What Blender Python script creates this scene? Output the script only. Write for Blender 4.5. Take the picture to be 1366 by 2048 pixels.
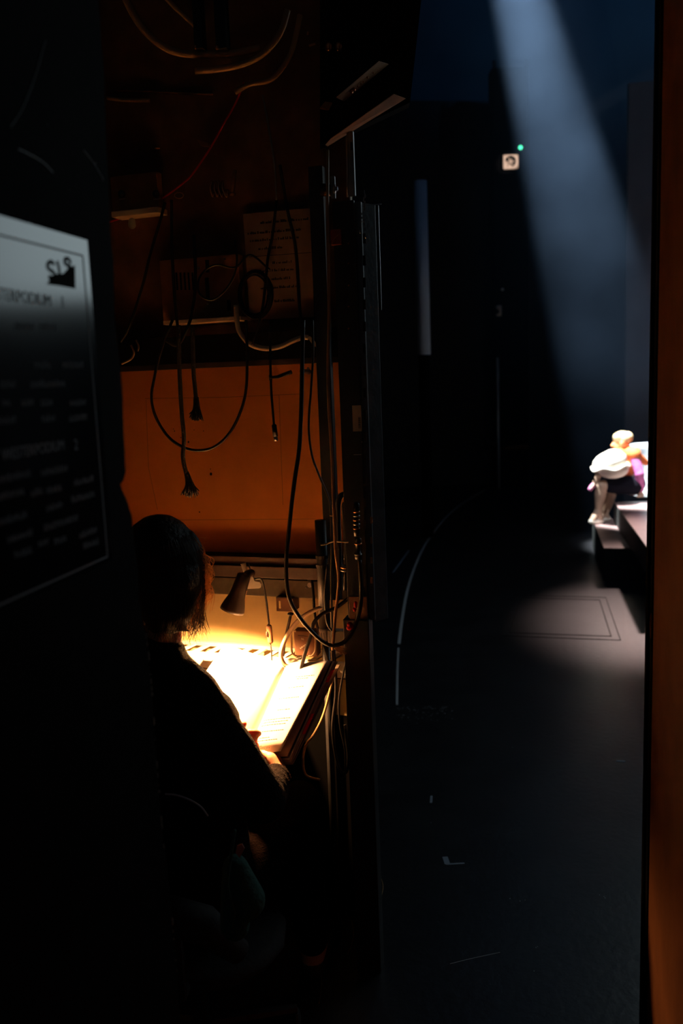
import bpy, bmesh, math, random
from mathutils import Vector, Matrix, noise
R = math.radians
rnd = random.Random(7)
for o in list(bpy.data.objects): bpy.data.objects.remove(o)
SC = bpy.context.scene
COL = SC.collection

# ------------------------------------------------------------------ camera
FPX = 1750.0; PITCH = R(8.9); ROLL = R(2.25); CAMZ = 1.8
_fw = Vector((0, math.cos(PITCH), -math.sin(PITCH)))
_up0 = Vector((0, math.sin(PITCH), math.cos(PITCH)))
_rt0 = Vector((1, 0, 0))
_rt = _rt0*math.cos(ROLL) - _up0*math.sin(ROLL)
_up = _up0*math.cos(ROLL) + _rt0*math.sin(ROLL)
CAM = Vector((0, 0, CAMZ))
cd = bpy.data.cameras.new('camera'); cam = bpy.data.objects.new('camera', cd); COL.objects.link(cam)
M = Matrix((( _rt.x, _up.x, -_fw.x, 0), (_rt.y, _up.y, -_fw.y, 0), (_rt.z, _up.z, -_fw.z, CAMZ), (0, 0, 0, 1)))
cam.matrix_world = M
cd.sensor_fit = 'VERTICAL'; cd.sensor_height = 36.0; cd.sensor_width = 24.0
cd.lens = FPX/2048*36.0
cd.dof.use_dof = True; cd.dof.focus_distance = 2.45; cd.dof.aperture_fstop = 2.8
cd.clip_end = 100
SC.camera = cam
SC.view_settings.view_transform = 'Standard'; SC.view_settings.look = 'None'
SC.view_settings.exposure = 0.0; SC.view_settings.gamma = 1.0

def ray(px, py):
    return (_rt*((px-683)/FPX) + _up*((1024-py)/FPX) + _fw)
def P(px, py, Y):
    d = ray(px, py); return CAM + d*(Y/d.y)
def F(px, py, z=0.0):
    d = ray(px, py); return CAM + d*((z-CAMZ)/d.z)
def onp(px, py, p0, n):
    d = ray(px, py); return CAM + d*((p0-CAM).dot(n)/d.dot(n))

# ------------------------------------------------------------------ world and lights
w = bpy.data.worlds.new('world'); SC.world = w; w.use_nodes = True
w.node_tree.nodes['Background'].inputs[0].default_value = (0.75, 0.85, 1.0, 1)
w.node_tree.nodes['Background'].inputs[1].default_value = 0.008

def aim(o, tgt):
    d = Vector(tgt) - o.location
    o.rotation_euler = d.to_track_quat('-Z', 'Y').to_euler()
def spot(name, loc, tgt, power, col, size, blend, rad):
    l = bpy.data.lights.new(name, 'SPOT'); l.energy = power; l.color = col
    l.spot_size = R(size); l.spot_blend = blend; l.shadow_soft_size = rad
    o = bpy.data.objects.new(name, l); COL.objects.link(o); o.location = loc; aim(o, tgt); return o
def area(name, loc, tgt, power, col, sx, sy):
    l = bpy.data.lights.new(name, 'AREA'); l.shape = 'RECTANGLE'; l.size = sx; l.size_y = sy
    l.energy = power; l.color = col
    o = bpy.data.objects.new(name, l); COL.objects.link(o); o.location = loc; aim(o, tgt); return o

BEAM_SRC = P(867, -684, 7.7); BEAM_TGT = P(1302, 1008, 8.45)
spot('beam_light', BEAM_SRC, BEAM_TGT, 21000, (0.86, 0.93, 1.0), 11.6, 0.35, 0.06)
# a wide blue wash from the grid above the stage
spot('blue_wash_light', (6.5, 9.5, 8.6), (3.9, 15.0, 7.6), 420, (0.06, 0.36, 1.0), 62, 1.0, 0.2)
# added pinkish spot, source unseen, for the sheen on floor and platforms
spot('floor_sheen_fill', (3.92, 10.3, 4.0), F(1268, 1222), 1450, (1.0, 0.72, 0.68), 16, 1.0, 0.12)
spot('performer_leg_fill', (1.0, 4.6, 5.4), P(1225, 985, 8.4), 650, (0.85, 0.88, 1.0), 9, 0.8, 0.08)  # added fill without a visible source, lifts the performer's legs
spot('tower_plate_fill', (6.2, 7.0, 6.0), P(1021, 322, 13.1), 2600, (1.0, 0.85, 0.8), 2.4, 0.5, 0.03)  # added narrow spot without a visible source, brightens the white tower plate
# added area light out of view, mirrored in the plate as a pale gradient
area('plate_sheen_fill', (3.75, 5.75, 3.22), (-0.35, 1.3, 1.9), 18, (0.74, 0.93, 1.0), 2.2, 1.5)

# ------------------------------------------------------------------ materials
def mat(name, col, rough=0.6, metal=0.0, spec=0.5, noise_s=0, noise_a=0.0, bump=0.0, bscale=60, col2=None, sheen=0.0, emis=None, estr=0, coat=0.0, thin=0):
    m = bpy.data.materials.new(name); m.use_nodes = True
    nt = m.node_tree; b = nt.nodes['Principled BSDF']
    b.inputs['Base Color'].default_value = (*col, 1)
    b.inputs['Roughness'].default_value = rough
    b.inputs['Metallic'].default_value = metal
    b.inputs['Specular IOR Level'].default_value = spec
    if sheen:
        b.inputs['Sheen Weight'].default_value = sheen; b.inputs['Sheen Roughness'].default_value = 0.4
    if coat: b.inputs['Coat Weight'].default_value = coat
    if emis:
        b.inputs['Emission Color'].default_value = (*emis, 1); b.inputs['Emission Strength'].default_value = estr
    tc = nt.nodes.new('ShaderNodeTexCoord')
    if noise_s:
        n = nt.nodes.new('ShaderNodeTexNoise'); n.inputs['Scale'].default_value = noise_s; n.inputs['Detail'].default_value = 6
        nt.links.new(tc.outputs['Object'], n.inputs['Vector'])
        cr = nt.nodes.new('ShaderNodeValToRGB')
        c2 = col2 or tuple(c*(1-noise_a) for c in col)
        cr.color_ramp.elements[0].color = (*c2, 1); cr.color_ramp.elements[0].position = 0.35
        cr.color_ramp.elements[1].color = (*col, 1); cr.color_ramp.elements[1].position = 0.62
        nt.links.new(n.outputs['Fac'], cr.inputs['Fac']); nt.links.new(cr.outputs['Color'], b.inputs['Base Color'])
    if bump:
        n2 = nt.nodes.new('ShaderNodeTexNoise'); n2.inputs['Scale'].default_value = bscale; n2.inputs['Detail'].default_value = 4
        nt.links.new(tc.outputs['Object'], n2.inputs['Vector'])
        bp = nt.nodes.new('ShaderNodeBump'); bp.inputs['Strength'].default_value = bump; bp.inputs['Distance'].default_value = 0.01
        nt.links.new(n2.outputs['Fac'], bp.inputs['Height']); nt.links.new(bp.outputs['Normal'], b.inputs['Normal'])
    return m

MT = {}
MT['black_paint'] = mat('black_paint', (0.007, 0.007, 0.0075), 0.8, spec=0.06, noise_s=14, noise_a=0.4, bump=0.08, bscale=90)
MT['chip'] = mat('chipped_edge', (0.75, 0.68, 0.60), 0.8, noise_s=40, noise_a=0.5)
MT['stage_floor'] = mat('stage_floor', (0.022, 0.023, 0.026), 0.36, noise_s=3.5, noise_a=0.45, bump=0.12, bscale=35)
MT['backdrop'] = mat('backdrop_cloth', (0.045, 0.048, 0.055), 0.9, noise_s=1.2, noise_a=0.3)
MT['leg_cloth'] = mat('leg_cloth', (0.20, 0.20, 0.235), 0.95, noise_s=2, noise_a=0.15)
MT['blk'] = mat('matt_black', (0.0018, 0.0018, 0.002), 0.9, spec=0.03)  # on the booth boards this near black stands in for shade
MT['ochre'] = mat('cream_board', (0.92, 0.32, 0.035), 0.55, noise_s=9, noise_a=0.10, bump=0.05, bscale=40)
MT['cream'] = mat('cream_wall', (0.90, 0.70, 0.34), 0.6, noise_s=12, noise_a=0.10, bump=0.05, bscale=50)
MT['brown_board'] = mat('brown_board', (0.22, 0.10, 0.045), 0.7, noise_s=12, noise_a=0.4, bump=0.1)
MT['dark_board'] = mat('dark_board', (0.05, 0.028, 0.018), 0.7, noise_s=12, noise_a=0.4, bump=0.1)
MT['grey_metal'] = mat('grey_metal', (0.10, 0.085, 0.06), 0.45, 0.3, noise_s=60, noise_a=0.25, bump=0.05)
MT['steel'] = mat('steel', (0.55, 0.55, 0.56), 0.28, 1.0)
MT['dull_steel'] = mat('dull_steel', (0.30, 0.30, 0.31), 0.5, 0.6, noise_s=20, noise_a=0.3)
MT['copper'] = mat('copper', (0.80, 0.38, 0.18), 0.35, 1.0)
MT['blk_metal'] = mat('black_metal', (0.022, 0.022, 0.024), 0.42, 0.0, noise_s=25, noise_a=0.3, bump=0.05)
MT['col_face'] = mat('column_paint', (0.25, 0.28, 0.30), 0.5, 0.1, noise_s=18, noise_a=0.35, bump=0.08)
MT['rubber'] = mat('rubber', (0.030, 0.026, 0.024), 0.45, noise_s=40, noise_a=0.2)
MT['rope'] = mat('rope', (0.05, 0.045, 0.04), 0.9, bump=0.5, bscale=300)
MT['tan_cable'] = mat('tan_cable', (0.55, 0.33, 0.15), 0.5)
MT['cream_cable'] = mat('cream_cable', (0.86, 0.66, 0.42), 0.5)
MT['red'] = mat('red', (0.92, 0.015, 0.015), 0.45)
MT['red_box'] = mat('red_box', (0.45, 0.08, 0.04), 0.5)
MT['white_plastic'] = mat('white_plastic', (0.75, 0.70, 0.58), 0.45)
MT['grey_plastic'] = mat('grey_plastic', (0.36, 0.34, 0.28), 0.5)
MT['hole'] = mat('hole', (0.008, 0.006, 0.005), 0.9)
MT['paper'] = mat('paper', (0.90, 0.86, 0.80), 0.8)
MT['under_paper'] = mat('under_paper', (0.62, 0.42, 0.36), 0.8)
MT['cover'] = mat('book_cover', (0.60, 0.50, 0.38), 0.6)
MT['ink'] = mat('ink', (0.05, 0.04, 0.035), 0.8)
MT['sheet'] = mat('notice_sheet', (0.48, 0.28, 0.17), 0.8, noise_s=8, noise_a=0.3)
MT['sheet_ink'] = mat('notice_ink', (0.03, 0.02, 0.015), 0.8)
MT['plate'] = mat('plate_black_gloss', (0.004, 0.004, 0.005), 0.13, spec=0.9)
MT['plate_text'] = mat('plate_engraving', (0.50, 0.50, 0.52), 0.9, spec=0.1)
MT['plate_logo'] = mat('plate_logo', (0.035, 0.033, 0.028), 0.9, spec=0.1)
MT['skin'] = mat('skin', (0.78, 0.42, 0.25), 0.5)
_b = MT['skin'].node_tree.nodes['Principled BSDF']; _b.inputs['Subsurface Weight'].default_value = 0.5; _b.inputs['Subsurface Radius'].default_value = (1.0, 0.35, 0.15); _b.inputs['Subsurface Scale'].default_value = 0.012
MT['knit'] = mat('knit', (0.012, 0.0055, 0.0035), 0.95, spec=0.1, noise_s=120, noise_a=0.5, bump=0.8, bscale=160)
MT['fuzz'] = mat('knit_fuzz', (0.10, 0.036, 0.012), 0.9)
MT['trousers'] = mat('trousers', (0.006, 0.0028, 0.0024), 0.95, spec=0.02, noise_s=150, noise_a=0.5, bump=0.4, bscale=200)
MT['hair'] = mat('hair', (0.012, 0.007, 0.005), 0.6, bump=0.6, bscale=90)
MT['strand'] = mat('glow_strand', (0.62, 0.28, 0.11), 0.45)  # lit hair only: lamp glow put into the paler colour
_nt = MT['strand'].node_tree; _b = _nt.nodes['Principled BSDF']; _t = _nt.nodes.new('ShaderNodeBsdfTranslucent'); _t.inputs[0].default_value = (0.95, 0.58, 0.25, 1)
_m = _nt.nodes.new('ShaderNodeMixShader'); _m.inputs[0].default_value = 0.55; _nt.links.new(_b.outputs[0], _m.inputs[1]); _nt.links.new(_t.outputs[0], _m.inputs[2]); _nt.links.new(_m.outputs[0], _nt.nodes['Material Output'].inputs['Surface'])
MT['strand_dark'] = mat('hair_strand_dark', (0.10, 0.045, 0.02), 0.5)
MT['shoe'] = mat('shoe', (0.02, 0.02, 0.02), 0.5)
MT['chair_cloth'] = mat('chair_cloth', (0.02, 0.02, 0.022), 0.8, bump=0.2)
MT['teal'] = mat('teal_cloth', (0.02, 0.10, 0.085), 0.85, bump=0.4, bscale=80)
MT['pink_tag'] = mat('pink_tag', (0.55, 0.22, 0.18), 0.7)
MT['orange_wall'] = mat('orange_wood', (0.21, 0.08, 0.03), 0.7, spec=0.2, noise_s=5, noise_a=0.35, bump=0.1, bscale=25)
MT['tape'] = mat('grey_tape', (0.62, 0.65, 0.70), 0.7)
MT['tape_b'] = mat('blue_tape', (0.34, 0.42, 0.55), 0.7)
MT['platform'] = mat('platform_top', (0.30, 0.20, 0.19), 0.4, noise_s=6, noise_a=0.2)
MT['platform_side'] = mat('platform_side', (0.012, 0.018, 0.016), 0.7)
MT['actor_skin'] = mat('actor_skin', (0.78, 0.30, 0.13), 0.6)
MT['tights'] = mat('tights', (0.50, 0.34, 0.24), 0.7)
MT['actor_orange'] = mat('orange_shirt', (0.85, 0.20, 0.05), 0.8)
MT['actor_white'] = mat('cream_cloth', (0.80, 0.75, 0.64), 0.85, bump=0.3, bscale=12)
MT['shorts'] = mat('shorts', (0.006, 0.005, 0.008), 0.95, spec=0.05)
MT['purple'] = mat('purple_sleeve', (0.45, 0.12, 0.32), 0.8, bump=0.9, bscale=22)
MT['pinkglove'] = mat('pink_glove', (0.75, 0.25, 0.50), 0.7)
MT['blond'] = mat('blond_hair', (0.72, 0.58, 0.33), 0.7, bump=0.8, bscale=60, noise_s=40, noise_a=0.3)
MT['white_shell'] = mat('white_shell', (0.55, 0.60, 0.64), 0.4)
MT['led'] = mat('led_green', (0, 0.1, 0.05), 0.4, emis=(0.08, 1.0, 0.55), estr=2.0)
MT['bulb'] = mat('bulb', (1, 0.8, 0.5), 0.4, emis=(1.0, 0.55, 0.22), estr=25)
MT['plate_white'] = mat('white_plate', (0.8, 0.68, 0.62), 0.6)
MT['lamp_black'] = mat('lamp_black', (0.035, 0.022, 0.016), 0.45)
MT['batten'] = mat('batten_wood', (0.55, 0.24, 0.08), 0.65, noise_s=14, noise_a=0.4)
MT['boom'] = mat('boom_black', (0.02, 0.02, 0.022), 0.7)

# ------------------------------------------------------------------ object helpers
def link(name, me, m, parent=None):
    if m is not None: me.materials.append(m)
    o = bpy.data.objects.new(name, me); COL.objects.link(o)
    if parent is not None:
        o.parent = parent
        g = parent; off = Vector((0, 0, 0))
        while g is not None: off += g.location; g = g.parent
        o.location = -off
    return o
def fin(name, bm, m, parent=None, smooth=False, bevel=0):
    bmesh.ops.recalc_face_normals(bm, faces=bm.faces)
    me = bpy.data.meshes.new(name); bm.to_mesh(me); bm.free()
    if smooth:
        for p in me.polygons: p.use_smooth = True
    o = link(name, me, m, parent)
    if bevel:
        md = o.modifiers.new('bevel', 'BEVEL'); md.width = bevel; md.segments = 2; md.limit_method = 'ANGLE'
    return o
def tag(o, label=None, cat=None, group=None, kind=None):
    if label: o['label'] = label
    if cat: o['category'] = cat
    if group: o['group'] = group
    if kind: o['kind'] = kind
    return o
def empty(name, loc, label, cat, group=None):
    o = bpy.data.objects.new(name, None); COL.objects.link(o); o.location = loc; o.empty_display_size = 0.05
    return tag(o, label, cat, group)

def b_prism(bm, pts, ext):           # pts: 3D polygon, ext: extrusion vector
    a = [bm.verts.new(p) for p in pts]; b = [bm.verts.new(Vector(p)+ext) for p in pts]
    n = len(pts)
    bm.faces.new(a); bm.faces.new(b[::-1])
    for i in range(n): bm.faces.new((a[i], b[i], b[(i+1) % n], a[(i+1) % n]))
def b_box(bm, o, ax, ay, az):        # origin corner and three edge vectors
    b_prism(bm, [o, o+ax, o+ax+ay, o+ay], az)
def smoothpts(pts, n=6):
    if len(pts) < 3: return [Vector(p) for p in pts]
    out = []; p = [Vector(x) for x in pts]; p = [p[0]*2-p[1]]+p+[p[-1]*2-p[-2]]
    for i in range(1, len(p)-2):
        for k in range(n):
            t = k/n
            out.append(0.5*((2*p[i])+(-p[i-1]+p[i+1])*t+(2*p[i-1]-5*p[i]+4*p[i+1]-p[i+2])*t*t+(-p[i-1]+3*p[i]-3*p[i+1]+p[i+2])*t**3))
    out.append(p[-2]); return out
def b_tube(bm, pts, rad, seg=8, cap=True):
    n = len(pts); rads = rad if isinstance(rad, (list, tuple)) else [rad]*n
    prev = None; rings = []
    ref = None
    for i in range(n):
        t = (pts[min(i+1, n-1)]-pts[max(i-1, 0)])
        if t.length < 1e-9: t = Vector((0, 0, 1))
        t.normalize()
        if ref is None:
            ref = t.orthogonal().normalized()
        else:
            ref = ref - t*ref.dot(t)
            ref = ref.normalized() if ref.length > 1e-6 else t.orthogonal().normalized()
        bn = t.cross(ref)
        rings.append([bm.verts.new(pts[i]+(ref*math.cos(2*math.pi*k/seg)+bn*math.sin(2*math.pi*k/seg))*rads[i]) for k in range(seg)])
    for a, b in zip(rings, rings[1:]):
        for k in range(seg): bm.faces.new((a[k], a[(k+1) % seg], b[(k+1) % seg], b[k]))
    if cap and seg > 2:
        bm.faces.new(rings[0][::-1]); bm.faces.new(rings[-1])
def b_ell(bm, c, r, rot=None, u=14, v=9):
    mt = Matrix.Translation(c) @ (rot.to_4x4() if rot else Matrix.Identity(4)) @ Matrix.Diagonal((*((r, r, r) if not hasattr(r, '__len__') else r), 1))
    bmesh.ops.create_uvsphere(bm, u_segments=u, v_segments=v, radius=1, matrix=mt)
def b_capsule(bm, a, ra, b, rb, seg=14):
    a = Vector(a); b = Vector(b); d = b-a; L = d.length
    if L < 1e-6: b_ell(bm, a, ra); return
    d.normalize(); pts = []; rr = []
    for k in range(6):
        t = math.pi/2*(1-k/5); pts.append(a-d*ra*math.sin(t)); rr.append(max(ra*math.cos(t), 1e-4))
    for k in range(6):
        t = math.pi/2*(k/5); pts.append(b+d*rb*math.sin(t)); rr.append(max(rb*math.cos(t), 1e-4))
    b_tube(bm, pts, rr, seg)
def b_lathe(bm, o, axis, prof, seg=24):   # prof: (distance along axis, radius)
    axis = Vector(axis).normalized(); n1 = axis.orthogonal().normalized(); n2 = axis.cross(n1); o = Vector(o)
    rings = [[bm.verts.new(o+axis*t+(n1*math.cos(2*math.pi*k/seg)+n2*math.sin(2*math.pi*k/seg))*max(r, 1e-4)) for k in range(seg)] for t, r in prof]
    for a, b in zip(rings, rings[1:]):
        for k in range(seg): bm.faces.new((a[k], a[(k+1) % seg], b[(k+1) % seg], b[k]))
    bm.faces.new(rings[0][::-1]); bm.faces.new(rings[-1])

def blob(name, build, m, parent, voxel=0.01, smooth=4):
    bm = bmesh.new(); build(bm)
    me = bpy.data.meshes.new(name); bm.to_mesh(me); bm.free()
    tmp = bpy.data.objects.new('tmp', me); COL.objects.link(tmp)
    rm = tmp.modifiers.new('r', 'REMESH'); rm.mode = 'VOXEL'; rm.voxel_size = voxel; rm.use_smooth_shade = True
    sm = tmp.modifiers.new('s', 'SMOOTH'); sm.factor = 0.5; sm.iterations = smooth
    dg = bpy.context.evaluated_depsgraph_get(); dg.update()
    me2 = bpy.data.meshes.new_from_object(tmp.evaluated_get(dg)); me2.name = name
    bpy.data.objects.remove(tmp)
    for p in me2.polygons: p.use_smooth = True
    me2.materials.clear()
    return link(name, me2, m, parent)

def vplane(px0, px1, ym, Y, az):
    A = P(px0, ym, Y); d = Vector((math.cos(az), -math.sin(az), 0)); n = Vector((math.sin(az), math.cos(az), 0))
    B = onp(px1, ym, A, n); return A, B, d, n
def vbox(name, px0, px1, yt, yb, Y, thk, m, parent=None, az=R(15), bevel=0.002, label=None, cat=None, zb=None, bm_in=None):
    ym = (yt+yb)/2; A, B, d, n = vplane(px0, px1, ym, Y, az)
    pm = (px0+px1)/2
    zt = onp(pm, yt, A, n).z; z0 = onp(pm, yb, A, n).z if zb is None else zb
    o = Vector((A.x, A.y, z0)); ww = (Vector((B.x, B.y, 0))-Vector((A.x, A.y, 0)))
    bm = bm_in or bmesh.new(); b_box(bm, o, ww, n*thk, Vector((0, 0, zt-z0)))
    if bm_in: return None
    ob = fin(name, bm, m, parent, bevel=bevel)
    if label: tag(ob, label, cat)
    return ob
def pxpts(lst, Y, sm=6):
    return smoothpts([P(a[0], a[1], a[2]) if len(a) > 2 else (P(a[0], a[1], Y) if Y > 0 else F(a[0], a[1], 0.001) if Y == 0 else W(a[0], a[1], -Y)) for a in lst], sm)
def cable(name, lst, Y, rad, m, label=None, cat='cable', parent=None, group=None, seg=8):
    bm = bmesh.new(); b_tube(bm, pxpts(lst, Y), rad, seg)
    o = fin(name, bm, m, parent, smooth=True)
    if parent is None: tag(o, label, cat, group)
    return o
def text_mesh(name, s, size, org, xd, yd, m, parent, ext=0.0004, cx=1.0, align='LEFT', fit=None):
    cu = bpy.data.curves.new(name, 'FONT'); cu.body = s; cu.size = size; cu.extrude = ext/2; cu.align_x = align; cu.resolution_u = 3
    tmp = bpy.data.objects.new('t', cu); COL.objects.link(tmp)
    dg = bpy.context.evaluated_depsgraph_get(); dg.update()
    me = bpy.data.meshes.new_from_object(tmp.evaluated_get(dg)); me.name = name
    bpy.data.objects.remove(tmp)
    if fit:
        w_ = max(v.co.x for v in me.vertices)-min(v.co.x for v in me.vertices); cx = fit/w_
    zd = xd.cross(yd)
    for v in me.vertices: v.co = org + xd*(v.co.x*cx) + yd*v.co.y + zd*v.co.z
    me.materials.clear(); return link(name, me, m, parent)

AZU = R(12.3); U = Vector((math.sin(AZU), math.cos(AZU), 0)); V = Vector((math.cos(AZU), -math.sin(AZU), 0)); Z = Vector((0, 0, 1))

# ================================================================== SETTING
def struct(o): tag(o, kind='structure'); return o
bm = bmesh.new(); b_box(bm, Vector((-6, -2, -0.2)), Vector((18, 0, 0)), Vector((0, 19, 0)), Vector((0, 0, 0.2))); struct(fin('floor', bm, MT['stage_floor']))
bm = bmesh.new(); b_box(bm, Vector((-6, 15.0, 0)), Vector((18, 0, 0)), Vector((0, 0.2, 0)), Vector((0, 0, 9.5))); struct(fin('wall_back', bm, MT['backdrop']))
bm = bmesh.new(); b_box(bm, Vector((-6, -2, 9.5)), Vector((18, 0, 0)), Vector((0, 17.2, 0)), Vector((0, 0, 0.2))); struct(fin('ceiling', bm, MT['blk']))
bm = bmesh.new(); b_box(bm, Vector((-6.2, -2, 0)), Vector((0.2, 0, 0)), Vector((0, 17.2, 0)), Vector((0, 0, 9.5))); struct(fin('wall_stage_left', bm, MT['blk']))

# dark masking flat on the stage's left side, far beyond the column
bm = bmesh.new(); A = P(700, 600, 13.6); B = P(992, 600, 13.9)
b_box(bm, Vector((A.x, A.y, 0)), Vector((B.x-A.x, B.y-A.y, 0)), Vector((0, 0.08, 0)), Z*(P(900, 205, 13.9).z))
tag(fin('masking_flat', bm, MT['boom']), 'tall matt black masking flat far behind the slotted column, left of the lighting tower', 'stage flat')

# near left flat: outline from its worn edge
LP0 = P(190, 800, 1.24); LN = Vector((math.cos(AZU), -math.sin(AZU), 0))
edge = [(208, 150), (213, 300), (219, 400), (221, 470), (227, 520), (229, 640), (240, 730), (245, 790), (248, 880), (251, 945), (247, 960), (241, 968), (244, 980), (255, 1005), (263, 1030), (267, 1075), (276, 1140), (278, 1195), (284, 1235), (291, 1270), (296, 1300), (300, 1345), (305, 1400), (310, 1480), (316, 1560), (321, 1620), (327, 1690), (333, 1715), (340, 1780), (345, 1850), (352, 1930), (360, 2040)]
ep = [onp(x, y, LP0, LN) for x, y in edge]
def at_t(pp, z): return Vector((pp.x, pp.y, z))
ep = [at_t(ep[0], 3.4)] + ep + [at_t(ep[-1], 0.0)]
back = LP0 - U*2.6
poly = ep + [at_t(back, 0), at_t(back, 3.4)]
bm = bmesh.new(); b_prism(bm, poly, -LN*0.035)
struct(fin('wall_left', bm, MT['black_paint']))
# chipped paint along the edge
bm = bmesh.new()
for i in range(20, len(ep)-2):
    a, b = ep[i], ep[i+1]
    for k in range(5):
        if rnd.random() < (0.6 if 20 < i < 27 else 0.3):
            t = rnd.random(); q = a.lerp(b, t); s = rnd.uniform(0.0006, 0.0015)
            b_ell(bm, q+LN*0.0004-U*s*0.2, (s, s, s*rnd.uniform(2, 7)), u=6, v=4)
tag(fin('trim_1', bm, MT['chip']), kind='structure')

# faint scratches and marks on the flat
bm = bmesh.new()
for path in ([(20, 255), (45, 215), (70, 150), (90, 80)], [(35, 298), (60, 310), (85, 325), (105, 345)], [(165, 300), (185, 325), (205, 358)]):
    b_tube(bm, smoothpts([onp(x, y, LP0, LN)+LN*0.0006 for x, y in path]), 0.0007, 5)
for (x, y) in ((190, 327), (136, 380), (150, 372), (60, 445), (205, 360), (93, 250)):
    b_ell(bm, onp(x, y, LP0, LN)+LN*0.0004, 0.0015, u=6, v=4)
tag(fin('scratch_marks', bm, MT['dull_steel']), 'pale hairline scratches and nicks on the black flat above the engraved plate', 'scratches', kind='stuff')

# near right wall edge, lit orange
RP0 = P(1311, 1000, 1.95); RN = Vector((-math.cos(AZU), math.sin(AZU), 0))
bm = bmesh.new(); b_box(bm, at_t(RP0, 0), -U*1.5, V*0.12, Z*3.4)
struct(fin('wall_right', bm, MT['orange_wall']))
bm = bmesh.new(); b_box(bm, at_t(RP0+U*0.004-V*0.004, 0), U*0.10, V*0.12, Z*3.4)
b_box(bm, at_t(RP0+U*0.03-V*0.012, 0), U*0.02, V*0.02, Z*3.4)
struct(fin('trim_2', bm, MT['black_paint'], bevel=0.004))

# ================================================================== THE ENGRAVED PLATE
def pl(x, y, off=0.0): return onp(x, y, LP0, LN) + LN*off
t0 = pl(190, 800); 
def plc(u, z, off=0.0):      # plate coordinates: u metres back from right edge (towards camera), z height
    return Vector((t0.x, t0.y, 0)) - U*u + Vector((0, 0, z)) + LN*off
# right edge u: fit between the two corners
def uz(x, y): q = pl(x, y); return -(q-t0).dot(U), q.z
uT, zT = uz(175, 482); uB, zB = uz(212, 1122); uR = (uT+uB)/2
PW = 0.50
plate = empty('engraved_plate', plc(uR+PW/2, zB), 'large glossy black engraved plate with SLS emblem and grey lettering on the left flat', 'sign')
bm = bmesh.new()
b_box(bm, plc(uR+PW, zB, 0.001), U*PW, LN*0.005, Z*(zT-zB)); fin('plate_panel', bm, MT['plate'], plate, bevel=0.001)
# border line
ui, zi = uz(157, 512); um, zm = uz(207, 1113)
ui = (ui+um)/2; lw = 0.0022
bm = bmesh.new(); o_ = 0.0062
b_box(bm, plc(ui+lw/2, zm, o_), U*lw, LN*0.0003, Z*(zi-zm))
b_box(bm, plc(uR+PW-0.02, zi-lw/2, o_), U*(PW-0.02-(ui-uR)), LN*0.0003, Z*lw)
b_box(bm, plc(uR+PW-0.02, zm-lw/2, o_), U*(PW-0.02-(ui-uR)), LN*0.0003, Z*lw)
b_box(bm, plc(uR+PW-0.02+lw, zm, o_), U*lw, LN*0.0003, Z*(zi-zm))
fin('border_line', bm, MT['plate_text'], plate)
# emblem
def emb(x, y): return pl(x, y, 0.0063)
bm = bmesh.new()
wedge = [(85, 569), (91, 561), (87, 556), (97, 553), (101, 548), (118, 548), (126, 540), (135, 534), (141, 531), (142, 578), (115, 573)]
b_prism(bm, [emb(x, y) for x, y in wedge], LN*0.0003)
fin('emblem_wedge', bm, MT['plate_logo'], plate)
def stroke(bm, pts, wdt, n=5, off=0.0063):
    q = smoothpts([pl(x, y, off) for x, y in pts], n)
    for a, b in zip(q, q[1:]):
        d = (b-a); 
        if d.length < 1e-6: continue
        d.normalize(); s = LN.cross(d)*wdt/2
        b_prism(bm, [a-s-d*wdt*0.2, a+s-d*wdt*0.2, b+s+d*wdt*0.2, b-s+d*wdt*0.2], LN*0.0003)
bm = bmesh.new()
stroke(bm, [(99, 529), (94, 524), (88, 527), (86, 534), (91, 540), (98, 545), (101, 551), (97, 556), (90, 554)], 0.0048)
stroke(bm, [(106, 524), (109, 536), (111, 551)], 0.0048)
stroke(bm, [(133, 526), (128, 518), (122, 519), (121, 526), (127, 531), (132, 535), (128, 541)], 0.0048)
fin('emblem_letters', bm, MT['plate_logo'], plate)
# heading lines
def plate_line(name, s, y_right, xr, h_px, m=None, xl=None, fit=None):
    h = h_px/1750*1.24
    u1, z1 = uz(xr, y_right)
    tm = text_mesh(name, s, h*1.38, plc(u1, z1, 0.0063), U, Z, m or MT['plate_text'], plate, 0.0003, align='RIGHT', fit=fit)
    return tm
plate_line('heading_line', 'WESTERPODIUM', 614, 95, 21)
plate_line('heading_number', '1', 617, 122, 22)
plate_line('heading_line', 'WESTERPODIUM', 899, 121, 19)
plate_line('heading_number', '2', 899, 148, 21)
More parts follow.
